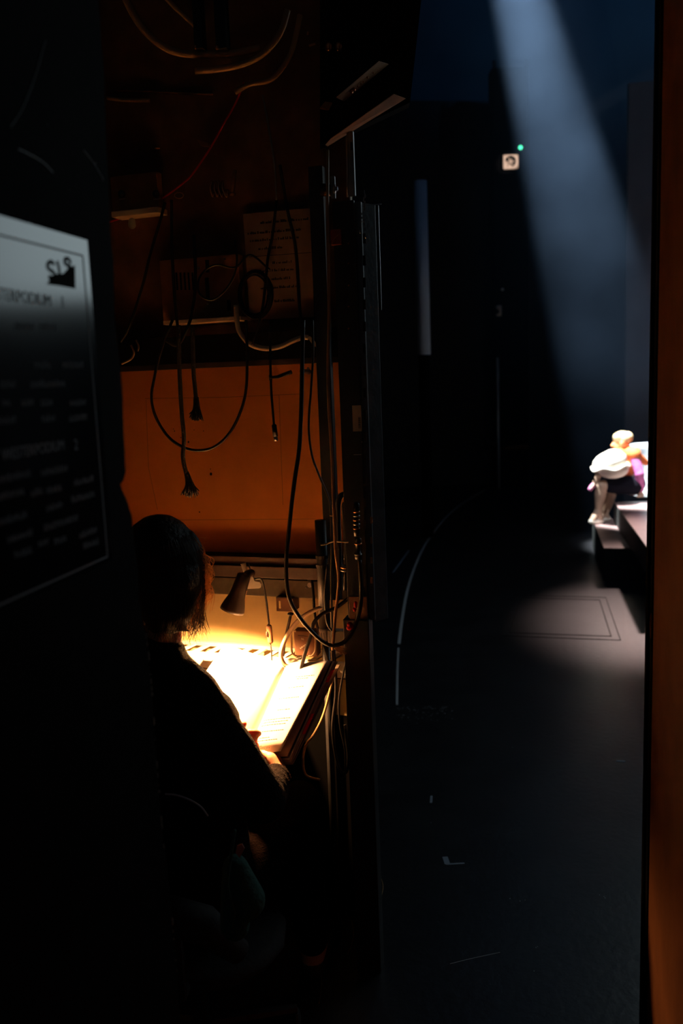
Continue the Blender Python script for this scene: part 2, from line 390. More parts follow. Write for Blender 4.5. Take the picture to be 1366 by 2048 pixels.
# rows of small lettering, too soft in the photo to be read: rows of grey word marks
rows = [(655, [(20, 60), (72, 105)]), (731, [(60, 92), (116, 158)]), (769, [(-10, 25), (52, 124)]),
        (806, [(-5, 12), (34, 58), (73, 98)]), (806, [(132, 165)]), (842, [(-20, 24)]), (838, [(75, 101)]), (836, [(130, 168)]),
        (955, [(-30, 56)]), (942, [(73, 126)]), (962, [(139, 178)]), (990, [(-20, 38)]), (985, [(53, 76)]), (979, [(84, 114)]), (994, [(134, 182)]),
        (1013, [(84, 118)]), (1040, [(-30, 45)]), (1046, [(78, 148)]), (1065, [(150, 188)]), (1072, [(5, 60)]), (1080, [(100, 124)]), (1085, [(68, 90)]), (1088, [(158, 190)]), (1105, [(20, 56)])]
for y, segs in rows:
    for x0, x1 in segs:
        bm = bmesh.new()
        u0, z0 = uz((x0+x1)/2, y)
        ua, _ = uz(x0, y); ub, _ = uz(x1, y)
        x = ua
        while x > ub+0.002:
            lw_ = rnd.uniform(0.0022, 0.005)
            b_box(bm, plc(x, z0-0.0035, 0.0063), U*lw_*0.35, LN*0.0002, Z*rnd.uniform(0.006, 0.0095))
            b_box(bm, plc(x, z0-0.0035+rnd.choice((0, 0.003, 0.0055)), 0.0063), U*lw_*0.8, LN*0.0002, Z*0.0013)
            x -= lw_+0.001
        fin('text_row', bm, MT['plate_text'], plate)

# ================================================================== BOOTH BACK WALL
AZW = R(18.7); WN = Vector((math.sin(AZW), math.cos(AZW), 0)); WD = Vector((math.cos(AZW), -math.sin(AZW), 0))
WP0 = P(500, 1000, 2.80)
def W(px, py, off=0.0): return onp(px, py, WP0, WN) - WN*off if off == 0 else onp(px, py, WP0-WN*off, WN)
def wbox(name, x0, x1, yt, yb, off, thk, m, parent=None, bevel=0.002, ym=None):
    """box whose front face lies off metres in front of the booth wall"""
    ym = (yt+yb)/2 if ym is None else ym
    A = W(x0, ym, off); B = W(x1, ym, off); pm = (x0+x1)/2
    zt = W(pm, yt, off).z; zb = W(pm, yb, off).z
    bm = bmesh.new(); b_box(bm, at_t(A, zb), at_t(B, 0)-at_t(A, 0), WN*thk, Z*(zt-zb))
    return fin(name, bm, m, parent, bevel=bevel)
A = W(150, 1000); B = W(716, 1000)
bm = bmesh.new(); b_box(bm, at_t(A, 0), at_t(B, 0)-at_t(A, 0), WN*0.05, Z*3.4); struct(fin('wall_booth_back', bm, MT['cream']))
# left side of the booth
bm = bmesh.new(); b_box(bm, at_t(A, 0), WD*0.03, -WN*1.1, Z*3.4); struct(fin('wall_booth_left', bm, MT['dark_board']))

# orange-lit upper board
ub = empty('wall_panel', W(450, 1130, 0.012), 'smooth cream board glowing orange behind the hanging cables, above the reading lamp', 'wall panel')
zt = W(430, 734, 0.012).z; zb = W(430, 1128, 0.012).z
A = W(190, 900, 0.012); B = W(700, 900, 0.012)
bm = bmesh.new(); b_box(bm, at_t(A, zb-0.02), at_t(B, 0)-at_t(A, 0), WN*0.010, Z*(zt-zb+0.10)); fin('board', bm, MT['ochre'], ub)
bm = bmesh.new()
for p0, p1 in (((355, 1040), (632, 1038)), ((292, 800), (297, 935)), ((297, 935), (315, 1020)), ((290, 797), (440, 795)), ((440, 795), (600, 788)), ((558, 790), (566, 1010))):
    a = W(*p0, 0.0122); b = W(*p1, 0.0122); d = (b-a).normalized(); s = d.cross(WN)*0.0005
    b_prism(bm, [a-s, a+s, b+s, b-s], -WN*0.0003)
fin('seam_line', bm, MT['brown_board'], ub)
bm = bmesh.new()
for x, y, s in ((422, 948, 0.0042), (421, 938, 0.0015), (377, 884, 0.003), (399, 1024, 0.002), (349, 862, 0.002), (388, 860, 0.0014), (362, 875, 0.0016), (407, 862, 0.0015), (347, 858, 0.0015)):
    b_ell(bm, W(x, y, 0.0125), (s, s*0.5, s*1.2), u=8, v=6)
fin('paint_chip', bm, MT['hole'], ub)

# dark overhead shelf board above the bright panel
sh = empty('shelf', W(430, 735, 0.055), 'dark projecting shelf board running above the orange wall panel', 'shelf')
A = W(190, 700, 0.055); B = W(690, 700, 0.055); zs = W(430, 735, 0.055).z
bm = bmesh.new(); b_box(bm, at_t(A, zs), at_t(B, 0)-at_t(A, 0), WN*0.053, Z*0.016); fin('shelf_board', bm, MT['dark_board'], sh, bevel=0.001)
bm = bmesh.new(); b_box(bm, at_t(A, zs+0.016), at_t(B, 0)-at_t(A, 0), WN*0.02, Z*0.085); fin('front_rail', bm, MT['black_paint'], sh, bevel=0.001)
bm = bmesh.new()
b_capsule(bm, W(603, 742, 0.05), 0.006, W(618, 744, 0.05), 0.008); b_capsule(bm, W(618, 744, 0.05), 0.005, W(616, 737, 0.05), 0.004)
tag(fin('tape_scrap', bm, MT['dull_steel']), 'crumpled silvery tape scraps under the right end of the dark shelf', 'tape')

# dark upper back board
A = W(190, 400, 0.02); B = W(700, 400, 0.02)
bm = bmesh.new(); b_box(bm, at_t(A, zs+0.10), at_t(B, 0)-at_t(A, 0), WN*0.012, Z*1.3)
tag(fin('back_board', bm, MT['brown_board']), 'dull brown upper board carrying the switch box and the notice', 'board')

# lower ledge bar and grey trunking
lb = empty('ledge', W(520, 1155, 0.10), 'dark ledge rail across the wall with grey steel trunking under it, holding the lamp', 'ledge')
wbox('ledge_top', 200, 700, 1112, 1137, 0.075, 0.06, MT['dark_board'], lb)
wbox('ledge_face', 200, 690, 1130, 1153, 0.085, 0.072, MT['dark_board'], lb)
wbox('trunking', 200, 700, 1155, 1189, 0.05, 0.045, MT['grey_metal'], lb, ym=1170)
bm = bmesh.new(); q = W(620, 1170, 0.052); b_lathe(bm, q, -WN, [(0, 0.008), (0.003, 0.008), (0.003, 0.004), (0.001, 0.004)], 12)
b_ell(bm, W(612, 1175, 0.052), 0.003, u=8, v=6); fin('screw', bm, MT['steel'], lb)
# small angle bracket
br = empty('angle_bracket', W(570, 1222, 0.07), 'rusty brown angle bracket with an oval slot under the grey trunking', 'bracket')
a_ = [W(552, 1196, 0.07), W(552, 1222, 0.07), W(584, 1223, 0.07), W(584, 1197, 0.07)]
zt_ = a_[0].z; zb_ = a_[1].z; wd_ = (a_[3]-a_[0]).dot(WD); o0 = at_t(a_[0], zb_); hh = zt_-zb_
bm = bmesh.new()
b_box(bm, o0, WD*0.007, WN*0.003, Z*hh); b_box(bm, o0+WD*0.015, WD*(wd_-0.015), WN*0.003, Z*hh)
b_box(bm, o0, WD*0.02, WN*0.003, Z*0.008); b_box(bm, o0+Z*(hh-0.009), WD*0.02, WN*0.003, Z*0.009)
fin('front_plate', bm, MT['brown_board'], br)
bm = bmesh.new(); b_box(bm, o0+Z*hh, WD*wd_, WN*0.06, Z*0.003); fin('top_plate', bm, MT['dark_board'], br)
bm = bmesh.new(); b_box(bm, o0+WD*wd_, WD*0.003, WN*0.05, Z*hh); fin('side_plate', bm, MT['brown_board'], br)

# cable tray: pale slotted strip
tr = empty('cable_tray', W(470, 1310, 0.11), 'pale slotted cable tray along the wall behind the open book', 'cable tray')
A = W(250, 1287, 0.02); Bq = W(720, 1287, 0.02); zt_ = W(470, 1287, 0.01).z
L = (at_t(Bq, 0)-at_t(A, 0)).length
bm = bmesh.new()
o = at_t(A, zt_-0.012)
b_box(bm, o, WD*L, WN*0.018, Z*0.012); b_box(bm, o-WN*0.085, WD*L, WN*0.016, Z*0.004)
k = 0.0
while k < L-0.03:
    a = o+WD*k; b_prism(bm, [a, a+WD*0.018, a+WD*0.018-WN*0.075+WD*-0.012, a-WN*0.075+WD*-0.012], Z*0.006); k += 0.052
b_box(bm, o-WN*0.085-Z*0.045, WD*L, WN*0.004, Z*0.047)
fin('slotted_top', bm, MT['white_plastic'], tr, bevel=0.001)
bm = bmesh.new(); b_box(bm, o-Z*0.05-WN*0.08, WD*L, WN*0.095, Z*0.006); fin('tray_base', bm, MT['hole'], tr)
k = 0.06
while k < L-0.05:
    bm = bmesh.new(); b_box(bm, o+WD*k-WN*0.112-Z*0.012, WD*0.03, WN*0.03, Z*0.012); k += 0.10
    fin('tab', bm, MT['white_plastic'], tr, bevel=0.003)
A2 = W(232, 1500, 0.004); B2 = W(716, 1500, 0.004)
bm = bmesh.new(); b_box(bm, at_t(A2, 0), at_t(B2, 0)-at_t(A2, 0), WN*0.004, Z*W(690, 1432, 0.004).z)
tag(fin('shade_board_low', bm, MT['blk']), 'black sheet in place of the shade at the foot of the booth wall', 'board')  # near-black sheet stands in for the under-desk shade
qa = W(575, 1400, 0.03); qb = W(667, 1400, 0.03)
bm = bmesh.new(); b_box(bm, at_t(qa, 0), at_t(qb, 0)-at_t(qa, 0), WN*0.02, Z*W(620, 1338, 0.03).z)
tag(fin('shade_board', bm, MT['blk'], bevel=0.002), 'black sheet in place of the shade behind the right edge of the script', 'board')  # dark sheet put where the book shades the wall
# added slab, mostly hidden, shaped to block lamp spill on lap and floor
wz = 0.748; A3 = at_t(W(200, 1400), wz); L3 = (at_t(W(560, 1400), wz)-A3).length
bm = bmesh.new(); b_prism(bm, [A3, at_t(W(578, 1400), wz), at_t(P(548, 1500, 2.275), wz), A3-WN*0.72], Z*0.02)
tag(fin('spill_blocker', bm, MT['dark_board'], bevel=0.002), 'dark added slab below the cable tray, under the open script, blocking lamp spill', 'spill_blocker')
a_ = at_t(W(712, 1300), 0); b_ = at_t(P(706, 1300, 2.46), 0)
bm = bmesh.new(); b_prism(bm, [a_, a_+WD*0.012, b_+WD*0.012, b_], Z*0.95)
tag(fin('spill_board', bm, MT['blk']), 'low black board added behind the foot of the column to block lamp spill', 'board')  # added to stop lamplight escaping past the column foot

# ================================================================== READING LAMP
LY = 2.54
mouth = P(464, 1222, LY-0.005); topp = P(489, 1148, LY)
ax = (mouth-topp).normalized(); LL = (mouth-topp).length
lamp = empty('clip_lamp', P(505, 1170, LY+0.08), 'small dark conical clip lamp on the ledge shining down on the book', 'lamp')
bm = bmesh.new(); pr = [(0.0, 0.012), (0.004, 0.020), (LL*0.40, 0.0225), (LL*0.55, 0.024), (LL*0.63, 0.026), (LL*0.80, 0.0325), (LL*0.93, 0.0365), (LL, 0.0372), (LL, 0.0352), (LL*0.93, 0.0345), (LL*0.80, 0.0305), (LL*0.63, 0.024), (LL*0.4, 0.021)]
b_lathe(bm, topp, ax, pr, 32); fin('lamp_shade', bm, MT['lamp_black'], lamp, smooth=True)
bm = bmesh.new()
for k in range(8):
    if k == 4: fin('vent', bm, MT['copper'], lamp); bm = bmesh.new()
    for s in range(36):
        if (math.cos(2*math.pi*s/36) > 0) == (k < 4) or abs(math.sin(2*math.pi*s/36)) > 0.25: continue
        a_ = 2*math.pi*s/36; n1 = (_rt-ax*_rt.dot(ax)).normalized(); n2 = ax.cross(n1)
        b_ell(bm, topp+ax*(LL*(0.40+0.04*(k % 4)))+(n1*math.cos(a_)+n2*math.sin(a_))*0.0228, 0.0012, u=6, v=4)
fin('vent', bm, MT['copper'], lamp)
bm = bmesh.new(); b_lathe(bm, topp+ax*(LL*0.45), ax, [(0, 0.008), (0.02, 0.012), (0.035, 0.0175), (0.037, 0.0)], 20); fin('bulb', bm, MT['bulb'], lamp, smooth=True)
# clip: pale triangular jaw with rounded foot
def lampP(x, y, dy=0.05): return P(x, y, LY+dy)
bm = bmesh.new(); b_prism(bm, [lampP(x, y) for x, y in [(481, 1128), (491, 1126), (493, 1146), (487, 1145)]], Vector((0, 0.012, 0))); fin('clip_jaw', bm, MT['white_plastic'], lamp, bevel=0.001)
bm = bmesh.new(); b_prism(bm, [lampP(x, y) for x, y in [(497, 1128), (503, 1146), (509, 1162), (513, 1163), (519, 1164), (523, 1169), (522, 1175), (518, 1177), (495, 1178), (499, 1158)]], Vector((0, 0.014, 0))); fin('clip_jaw', bm, MT['white_plastic'], lamp, bevel=0.001)
bm = bmesh.new(); b_capsule(bm, lampP(494, 1148, 0.03), 0.011, lampP(502, 1146, 0.05), 0.012); b_capsule(bm, lampP(496, 1150, 0.03), 0.011, topp+ax*0.015, 0.012); fin('joint', bm, MT['lamp_black'], lamp, smooth=True)
spot('reading_lamp_light', mouth-ax*0.012, mouth+ax+Vector((0.12, -0.25, 0.1)), 130, (1.0, 0.46, 0.17), 165, 0.35, 0.018)
# cord with inline switch
cable('power_cord', [(510, 1158, 2.64), (522, 1158, 2.64), (528, 1175, 2.64), (533, 1205, 2.63), (538, 1248, 2.62)], 2.63, 0.0033, MT['rubber'], parent=lamp)
bm = bmesh.new(); b_capsule(bm, P(538, 1254, 2.61), 0.009, P(541, 1282, 2.61), 0.009); sw = fin('cord_switch', bm, MT['brown_board'], lamp, smooth=True)
bm = bmesh.new(); b_ell(bm, P(534, 1268, 2.602), (0.004, 0.004, 0.009)); fin('rocker', bm, MT['lamp_black'], sw, smooth=True)
cable('power_cord', [(541, 1288, 2.61), (543, 1305, 2.61), (544, 1335, 2.62)], 2.61, 0.0022, MT['rubber'], parent=lamp)

# ================================================================== BOOK
book = empty('open_script', P(540, 1520, 2.36), 'thick open script with white pages and red tabs, held under the lamp', 'book')
Gt = P(570, 1336, 2.50); Rt = P(657, 1322, 2.42); Rb = P(562, 1503, 2.27); Gb = P(490, 1516, 2.31)
Lt = P(450, 1292, 2.585); Lb = P(322, 1480, 2.36)
def patch(bm, a, b, c, d, nrm, hump, nx=14, ny=8, thk=0.004, shape=None):
    # a->b along the top, d->c along the bottom
    fr, bk = [], []
    for j in range(ny+1):
        v = j/ny; r1, r2 = [], []
        for i in range(nx+1):
            u_ = i/nx; q = a.lerp(b, u_).lerp(d.lerp(c, u_), v)
            h = hump*shape(u_)
            r1.append(bm.verts.new(q+nrm*h)); r2.append(bm.verts.new(q+nrm*(h-thk)))
        fr.append(r1); bk.append(r2)
    for j in range(ny):
        for i in range(nx):
            bm.faces.new((fr[j][i], fr[j][i+1], fr[j+1][i+1], fr[j+1][i])); bm.faces.new((bk[j][i], bk[j+1][i], bk[j+1][i+1], bk[j][i+1]))
    for i in range(nx):
        bm.faces.new((fr[0][i], bk[0][i], bk[0][i+1], fr[0][i+1])); bm.faces.new((fr[ny][i], fr[ny][i+1], bk[ny][i+1], bk[ny][i]))
    for j in range(ny):
        bm.faces.new((fr[j][0], fr[j+1][0], bk[j+1][0], bk[j][0])); bm.faces.new((fr[j][nx], bk[j][nx], bk[j+1][nx], fr[j+1][nx]))
def nrm3(a, b, d):
    n = (b-a).cross(d-a).normalized()
    return n if n.dot(CAM-a) > 0 else -n
nR = nrm3(Gt, Rt, Gb); nL = nrm3(Lt, Gt, Lb)
shR = lambda u: (1-math.exp(-u*9))*(1-u*0.55)-0.25*u
shL = lambda u: (1-math.exp(-(1-u)*7))*(1-(1-u)*0.5)*1.3-0.2*(1-u)
bm = bmesh.new(); patch(bm, Gt, Rt, Rb, Gb, nR, 0.017, shape=shR, thk=0.002); fin('right_page', bm, MT['paper'], book, smooth=True)
bm = bmesh.new(); patch(bm, Lt, Gt, Gb, Lb, nL, 0.020, shape=shL, thk=0.002); fin('left_page', bm, MT['paper'], book, smooth=True)
# page blocks beneath
k_ = 0.004
Rt2 = P(668, 1322, 2.425); Rb2 = P(574, 1518, 2.28); Gb2 = P(496, 1521, 2.32)
bm = bmesh.new(); patch(bm, Gt-nR*k_, Rt2-nR*k_, Rb2-nR*k_, Gb2-nR*k_, nR, 0.012, shape=shR, thk=0.010); bm2 = bm; fin('page_block', bm2, MT['under_paper'], book, smooth=False)
for i_, (xt, xb, yb, mm) in enumerate(((663, 575, 1513, 'under_paper'), (665, 577, 1516, 'rubber'), (668, 579, 1519, 'paper'), (671, 581, 1521, 'under_paper'), (674, 583, 1524, 'cover'))):
    bm = bmesh.new(); o_ = nR*(0.0014+0.0008*i_); patch(bm, Gt-o_, P(xt, 1322, 2.424)-o_, P(xb, yb, 2.276)-o_, Gb2-o_, nR, 0.015-0.002*i_, shape=shR, thk=0.0010); fin('sheet', bm, MT[mm], book, smooth=True)
bm = bmesh.new(); patch(bm, Lt-nL*k_, Gt-nL*k_, Gb2-nL*k_, Lb-nL*k_, nL, 0.018, shape=shL, thk=0.012); fin('page_block', bm, MT['under_paper'], book)
Rt3 = P(674, 1323, 2.43); Rb3 = P(579, 1523, 2.285); Gb3 = P(498, 1524, 2.33)
bm = bmesh.new(); patch(bm, Gt-nR*0.018, Rt3-nR*0.016, Rb3-nR*0.016, Gb3-nR*0.018, nR, 0.004, shape=shR, thk=0.003)
patch(bm, Lt-nL*0.018, Gt-nL*0.018, Gb3-nL*0.018, Lb-nL*0.018, nL, 0.004, shape=shL, thk=0.003); fin('cover', bm, MT['cover'], book)
for (ya, yb_) in ((1340, 1364), (1428, 1468)):
    def ed(y, dx): t = (y-1323)/201; return P(674-91*t+dx, y, 2.425-0.148*t-0.006)
    bm = bmesh.new(); b_prism(bm, [ed(ya, -4), ed(yb_, -4), ed(yb_, 2), ed(ya, 2)], Vector((0, 0.003, 0))); tag(fin('index_tab', bm, MT['red'], book), 'red index tab')
# printed lines
def rp(u, v): return Gt.lerp(Rt, u).lerp(Gb.lerp(Rb, u), v)+nR*(0.017*shR(u)+0.0003)
for v, u0, u1 in ((0.16, 0.45, 0.85), (0.185, 0.5, 0.72), (0.28, 0.40, 0.75), (0.40, 0.3, 0.78), (0.53, 0.4, 0.7), (0.63, 0.15, 0.80), (0.66, 0.12, 0.80), (0.69, 0.16, 0.76), (0.76, 0.1, 0.78), (0.83, 0.25, 0.5), (0.86, 0.25, 0.72), (0.92, 0.15, 0.42), (0.95, 0.2, 0.65)):
    u_ = u0; bm = bmesh.new()
    while u_ < u1:
        e = u_+rnd.uniform(0.02, 0.06); a, b, c, d = rp(u_, v), rp(e, v), rp(e, v+0.007), rp(u_, v+0.007)
        bm.faces.new([bm.verts.new(q) for q in (a, b, c, d)]); u_ = e+0.014
    fin('printed_line', bm, MT['ink'], book)

# ================================================================== PERSON AT THE DESK
pers = empty('person', P(395, 1790, 2.08), 'seated person with a dark bob and dark knitted cardigan, seen from behind, reading the script', 'person')
def PV(x, y, Y): return P(x, y, Y)
head = PV(327, 1128, 2.17); neckb = PV(318, 1308, 2.12); chest = PV(352, 1500, 2.10); belly = PV(372, 1640, 2.10); pelv = PV(385, 1760, 2.12)
shR_ = PV(383, 1392, 2.10); elb = PV(527, 1600, 2.05); wri = PV(556, 1546, 2.25)
shL_ = PV(250, 1392, 2.28); elbL = PV(270, 1600, 2.42); wriL = PV(455, 1500, 2.27)
hipR = pelv+Vector((0.09, -0.02, 0)); hipL = pelv+Vector((-0.08, 0.08, 0))
kneeR = PV(598, 1606, 2.42); kneeL = PV(430, 1610, 2.62)
ankR = Vector((kneeR.x+0.02, kneeR.y-0.02, 0.09)); ankL = Vector((kneeL.x, kneeL.y, 0.09))
fdir = Vector((0.10, 0.88, -0.46)).normalized()    # where the face points
def finger(bm, pts, r0, r1):
    for i, (a, b) in enumerate(zip(pts, pts[1:])):
        n = len(pts)-1; b_capsule(bm, a, r0+(r1-r0)*i/n, b, r0+(r1-r0)*(i+1)/n, 10)
def body(bm):
    rt = Matrix.Identity(3)
    b_ell(bm, head, (0.075, 0.09, 0.105)); b_ell(bm, head+fdir*0.035-Vector((0, 0, 0.035)), (0.058, 0.062, 0.075))
    f = head+fdir*0.095; b_capsule(bm, f+Vector((0, 0, 0.015)), 0.008, f+fdir*0.022-Vector((0, 0, 0.018)), 0.012)    # nose
    sd = fdir.cross(Z).normalized(); b_capsule(bm, f-Vector((0, 0, 0.052))-sd*0.018-fdir*0.012, 0.007, f-Vector((0, 0, 0.052))+sd*0.018-fdir*0.012, 0.007)
    for s in (-1, 1): b_ell(bm, head+sd*s*0.077-Vector((0, 0, 0.01)), (0.012, 0.02, 0.03)); b_ell(bm, f+sd*s*0.032-fdir*0.02+Z*0.018, 0.013)
    b_ell(bm, f-fdir*0.03-Vector((0, 0, 0.085)), 0.025)
    b_capsule(bm, head-Vector((0, 0, 0.06)), 0.05, neckb, 0.055)
    b_capsule(bm, neckb, 0.06, chest, 0.12); b_capsule(bm, chest, 0.12, belly, 0.12); b_capsule(bm, belly, 0.12, pelv, 0.13)
    for s, e, wr in ((shR_, elb, wri), (shL_, elbL, wriL)):
        b_capsule(bm, neckb-Z*0.02, 0.05, s, 0.055); b_capsule(bm, s, 0.05, e, 0.038); b_capsule(bm, e, 0.038, wr, 0.026)
    for h, k, a in ((hipR, kneeR, ankR), (hipL, kneeL, ankL)):
        b_capsule(bm, h, 0.085, k, 0.052); b_capsule(bm, k, 0.052, a, 0.036); b_capsule(bm, a-Z*0.03, 0.035, a+Vector((0.03, 0.14, -0.05)), 0.028)
    # right hand: cupped under the lower edge of the script
    kn = PV(530, 1518, 2.29); b_capsule(bm, wri, 0.026, PV(541, 1527, 2.275), 0.034); b_capsule(bm, PV(541, 1527, 2.275), 0.033, kn, 0.028)
    for i, (x, y) in enumerate(((548, 1520), (535, 1513), (522, 1512), (510, 1515))):
        b0 = PV(x, y, 2.300); finger(bm, [b0, b0+Vector((0.012, 0.040, 0.012)), b0+Vector((0.020, 0.062+0.004*i, 0.042)), b0+Vector((0.016, 0.060, 0.060))], 0.0095, 0.0075)
    finger(bm, [PV(536, 1524, 2.262), PV(522, 1512, 2.262), PV(512, 1500, 2.268), PV(512, 1490, 2.272)], 0.012, 0.009)
    # left hand resting on the page
    pc = PV(478, 1488, 2.262); b_capsule(bm, wriL, 0.024, pc, 0.030)
    finger(bm, [PV(484, 1474, 2.262), PV(498, 1466, 2.262), PV(510, 1465, 2.267), PV(517, 1467, 2.274)], 0.0125, 0.0095)
    finger(bm, [PV(486, 1484, 2.262), PV(500, 1478, 2.262), PV(511, 1478, 2.27)], 0.0105, 0.008)
    finger(bm, [PV(486, 1492, 2.262), PV(498, 1489, 2.262), PV(508, 1490, 2.268)], 0.0095, 0.0075)
    finger(bm, [PV(482, 1500, 2.262), PV(494, 1500, 2.262), PV(502, 1501, 2.268)], 0.009, 0.0072)
    finger(bm, [PV(474, 1472, 2.262), PV(480, 1458, 2.266), PV(488, 1448, 2.272)], 0.012, 0.009)
blob('body', body, MT['skin'], pers, voxel=0.0042, smooth=3)
def cardi(bm):
    b_capsule(bm, PV(285, 1300, 2.10), 0.045, PV(330, 1322, 2.09), 0.05)
    b_capsule(bm, neckb-Z*0.015, 0.072, chest+Z*0.05, 0.145); b_capsule(bm, chest, 0.150, belly, 0.155); b_capsule(bm, belly, 0.155, pelv+Z*0.02, 0.165)
    b_ell(bm, chest+Vector((0, 0, 0.06)), (0.17, 0.12, 0.13))
    for s, e, wr, sgn in ((shR_, elb, wri, 1), (shL_, elbL, wriL, -1)):
        b_capsule(bm, neckb-Z*0.03, 0.066, s, 0.072); b_capsule(bm, s, 0.072, s.lerp(e, 0.5), 0.064); b_capsule(bm, s.lerp(e, 0.5), 0.066, e, 0.058)
        w2 = e.lerp(wr, 0.80); b_capsule(bm, e, 0.056, w2, 0.040)
        for t, r in ((0.25, 0.056), (0.5, 0.050), (0.72, 0.047)): q = e.lerp(wr, t); b_ell(bm, q, (r, 0.022, r))
    b_capsule(bm, shR_+Vector((0.02, 0, -0.05)), 0.075, chest+Vector((0.05, -0.02, -0.05)), 0.12)
cg = blob('cardigan', cardi, MT['knit'], pers, voxel=0.007, smooth=4)
# wool fibres standing off the cardigan
bm = bmesh.new(); vs = cg.data.vertices; off = cg.location
for i in range(26000):
    v = vs[rnd.randrange(len(vs))]
    if v.normal.x < -0.25 or v.co.z < PV(500, 1640, 2.1).z: continue
    if v.normal.y < -0.75 and rnd.random() < 0.85: continue
    p = v.co.copy(); n = v.normal.copy()
    d = (n+Vector((rnd.uniform(-.8, .8), rnd.uniform(-.8, .8), rnd.uniform(-.8, .8)))).normalized()
    l = rnd.uniform(0.002, 0.006); q = p+d*l; r_ = d.orthogonal().normalized()*0.00022
    bm.faces.new([bm.verts.new(x) for x in (p-r_, p+r_, q)])
tag(fin('wool_fibres', bm, MT['fuzz'], cg), kind='stuff'); bpy.data.objects['wool_fibres'].location = (0, 0, 0)
def trou(bm):
    b_capsule(bm, pelv+Z*0.03, 0.15, pelv-Z*0.02, 0.15)
    for h, k, a in ((hipR, kneeR, ankR), (hipL, kneeL, ankL)):
        b_capsule(bm, h, 0.100, k, 0.066); b_capsule(bm, k, 0.066, a+Z*0.04, 0.050)
blob('trousers', trou, MT['trousers'], pers, voxel=0.009, smooth=4)
for a in (ankR, ankL):
    bm = bmesh.new(); b_capsule(bm, a-Z*0.045, 0.040, a+Vector((0.03, 0.15, -0.055)), 0.034); fin('shoe', bm, MT['shoe'], pers, smooth=True)
def hair(bm):
    b_ell(bm, head+Vector((-0.005, -0.010, 0.018)), (0.098, 0.110, 0.112))
    b_ell(bm, PV(325, 1150, 2.13), (0.098, 0.085, 0.12)); b_ell(bm, PV(330, 1195, 2.115), (0.080, 0.062, 0.095))
    b_capsule(bm, PV(352, 1160, 2.13), 0.055, PV(354, 1228, 2.12), 0.036)
    b_capsule(bm, PV(345, 1222, 2.10), 0.038, PV(358, 1250, 2.10), 0.018); b_capsule(bm, PV(360, 1252, 2.10), 0.013, PV(380, 1264, 2.10), 0.002)
    b_capsule(bm, PV(318, 1215, 2.10), 0.045, PV(318, 1240, 2.10), 0.035)
hr = blob('hair', hair, MT['hair'], pers, voxel=0.006, smooth=3)
bm = bmesh.new()
def strand(pts, r=0.00035): b_tube(bm, smoothpts(pts, 5), [r]*4+[r*0.6]*200 if False else r, 3, cap=False)
for i in range(430):   # lying over the bob
    a0 = rnd.uniform(-2.6, 1.6); top = head+Vector((rnd.uniform(-.02, .02), rnd.uniform(-.03, .02), 0.122))
    cx_, cy_ = math.cos(a0), math.sin(a0)
    p1 = head+Vector((cx_*0.092, cy_*0.100-0.01, 0.06)); p2 = head+Vector((cx_*0.104, cy_*0.100-0.02, -0.05)); 
    p3 = head+Vector((cx_*0.092+rnd.uniform(-.01, .012), cy_*0.080-0.035, -0.125+rnd.uniform(-.02, .02))); p4 = p3+Vector((cx_*0.0-0.015+rnd.uniform(-.012, .03), -0.01, -0.04))
    strand([top, p1, p2, p3, p4], 0.0004)
st0 = tag(fin('strands', bm, MT['strand_dark'], hr), kind='stuff'); st0.location = (0, 0, 0)
bm = bmesh.new()
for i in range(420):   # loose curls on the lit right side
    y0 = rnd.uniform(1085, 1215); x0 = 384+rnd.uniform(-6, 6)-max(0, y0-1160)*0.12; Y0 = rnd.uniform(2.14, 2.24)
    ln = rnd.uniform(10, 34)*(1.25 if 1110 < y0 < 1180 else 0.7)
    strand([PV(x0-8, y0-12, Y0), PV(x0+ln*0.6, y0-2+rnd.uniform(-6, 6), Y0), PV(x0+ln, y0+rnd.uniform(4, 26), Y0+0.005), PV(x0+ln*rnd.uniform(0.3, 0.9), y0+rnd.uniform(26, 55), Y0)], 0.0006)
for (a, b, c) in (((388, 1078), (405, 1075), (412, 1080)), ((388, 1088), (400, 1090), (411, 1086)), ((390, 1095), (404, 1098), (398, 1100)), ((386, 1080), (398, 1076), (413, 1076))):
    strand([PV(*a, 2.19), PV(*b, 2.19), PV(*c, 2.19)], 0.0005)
for i in range(150):   # nape hair, lit from below
    x0 = rnd.uniform(300, 350); strand([PV(x0, 1215, 2.15), PV(x0+4, 1245, 2.15), PV(x0-4+rnd.uniform(-8, 8), 1272, 2.16), PV(x0-12+rnd.uniform(-6, 6), 1292, 2.17)], 0.0006)
for i in range(70):
    y0 = rnd.uniform(1200, 1240); strand([PV(350, y0, 2.12), PV(362, y0+rnd.uniform(8, 20), 2.12), PV(372+rnd.uniform(-8, 8), y0+rnd.uniform(16, 30), 2.12)], 0.0004)
for i in range(8):
    strand([PV(368, 1200, 2.15), PV(373+i, 1240, 2.15), PV(366+i*2, 1270+i*3, 2.15)], 0.0003)
st = tag(fin('loose_strands', bm, MT['strand'], hr), kind='stuff'); st.location = (0, 0, 0)

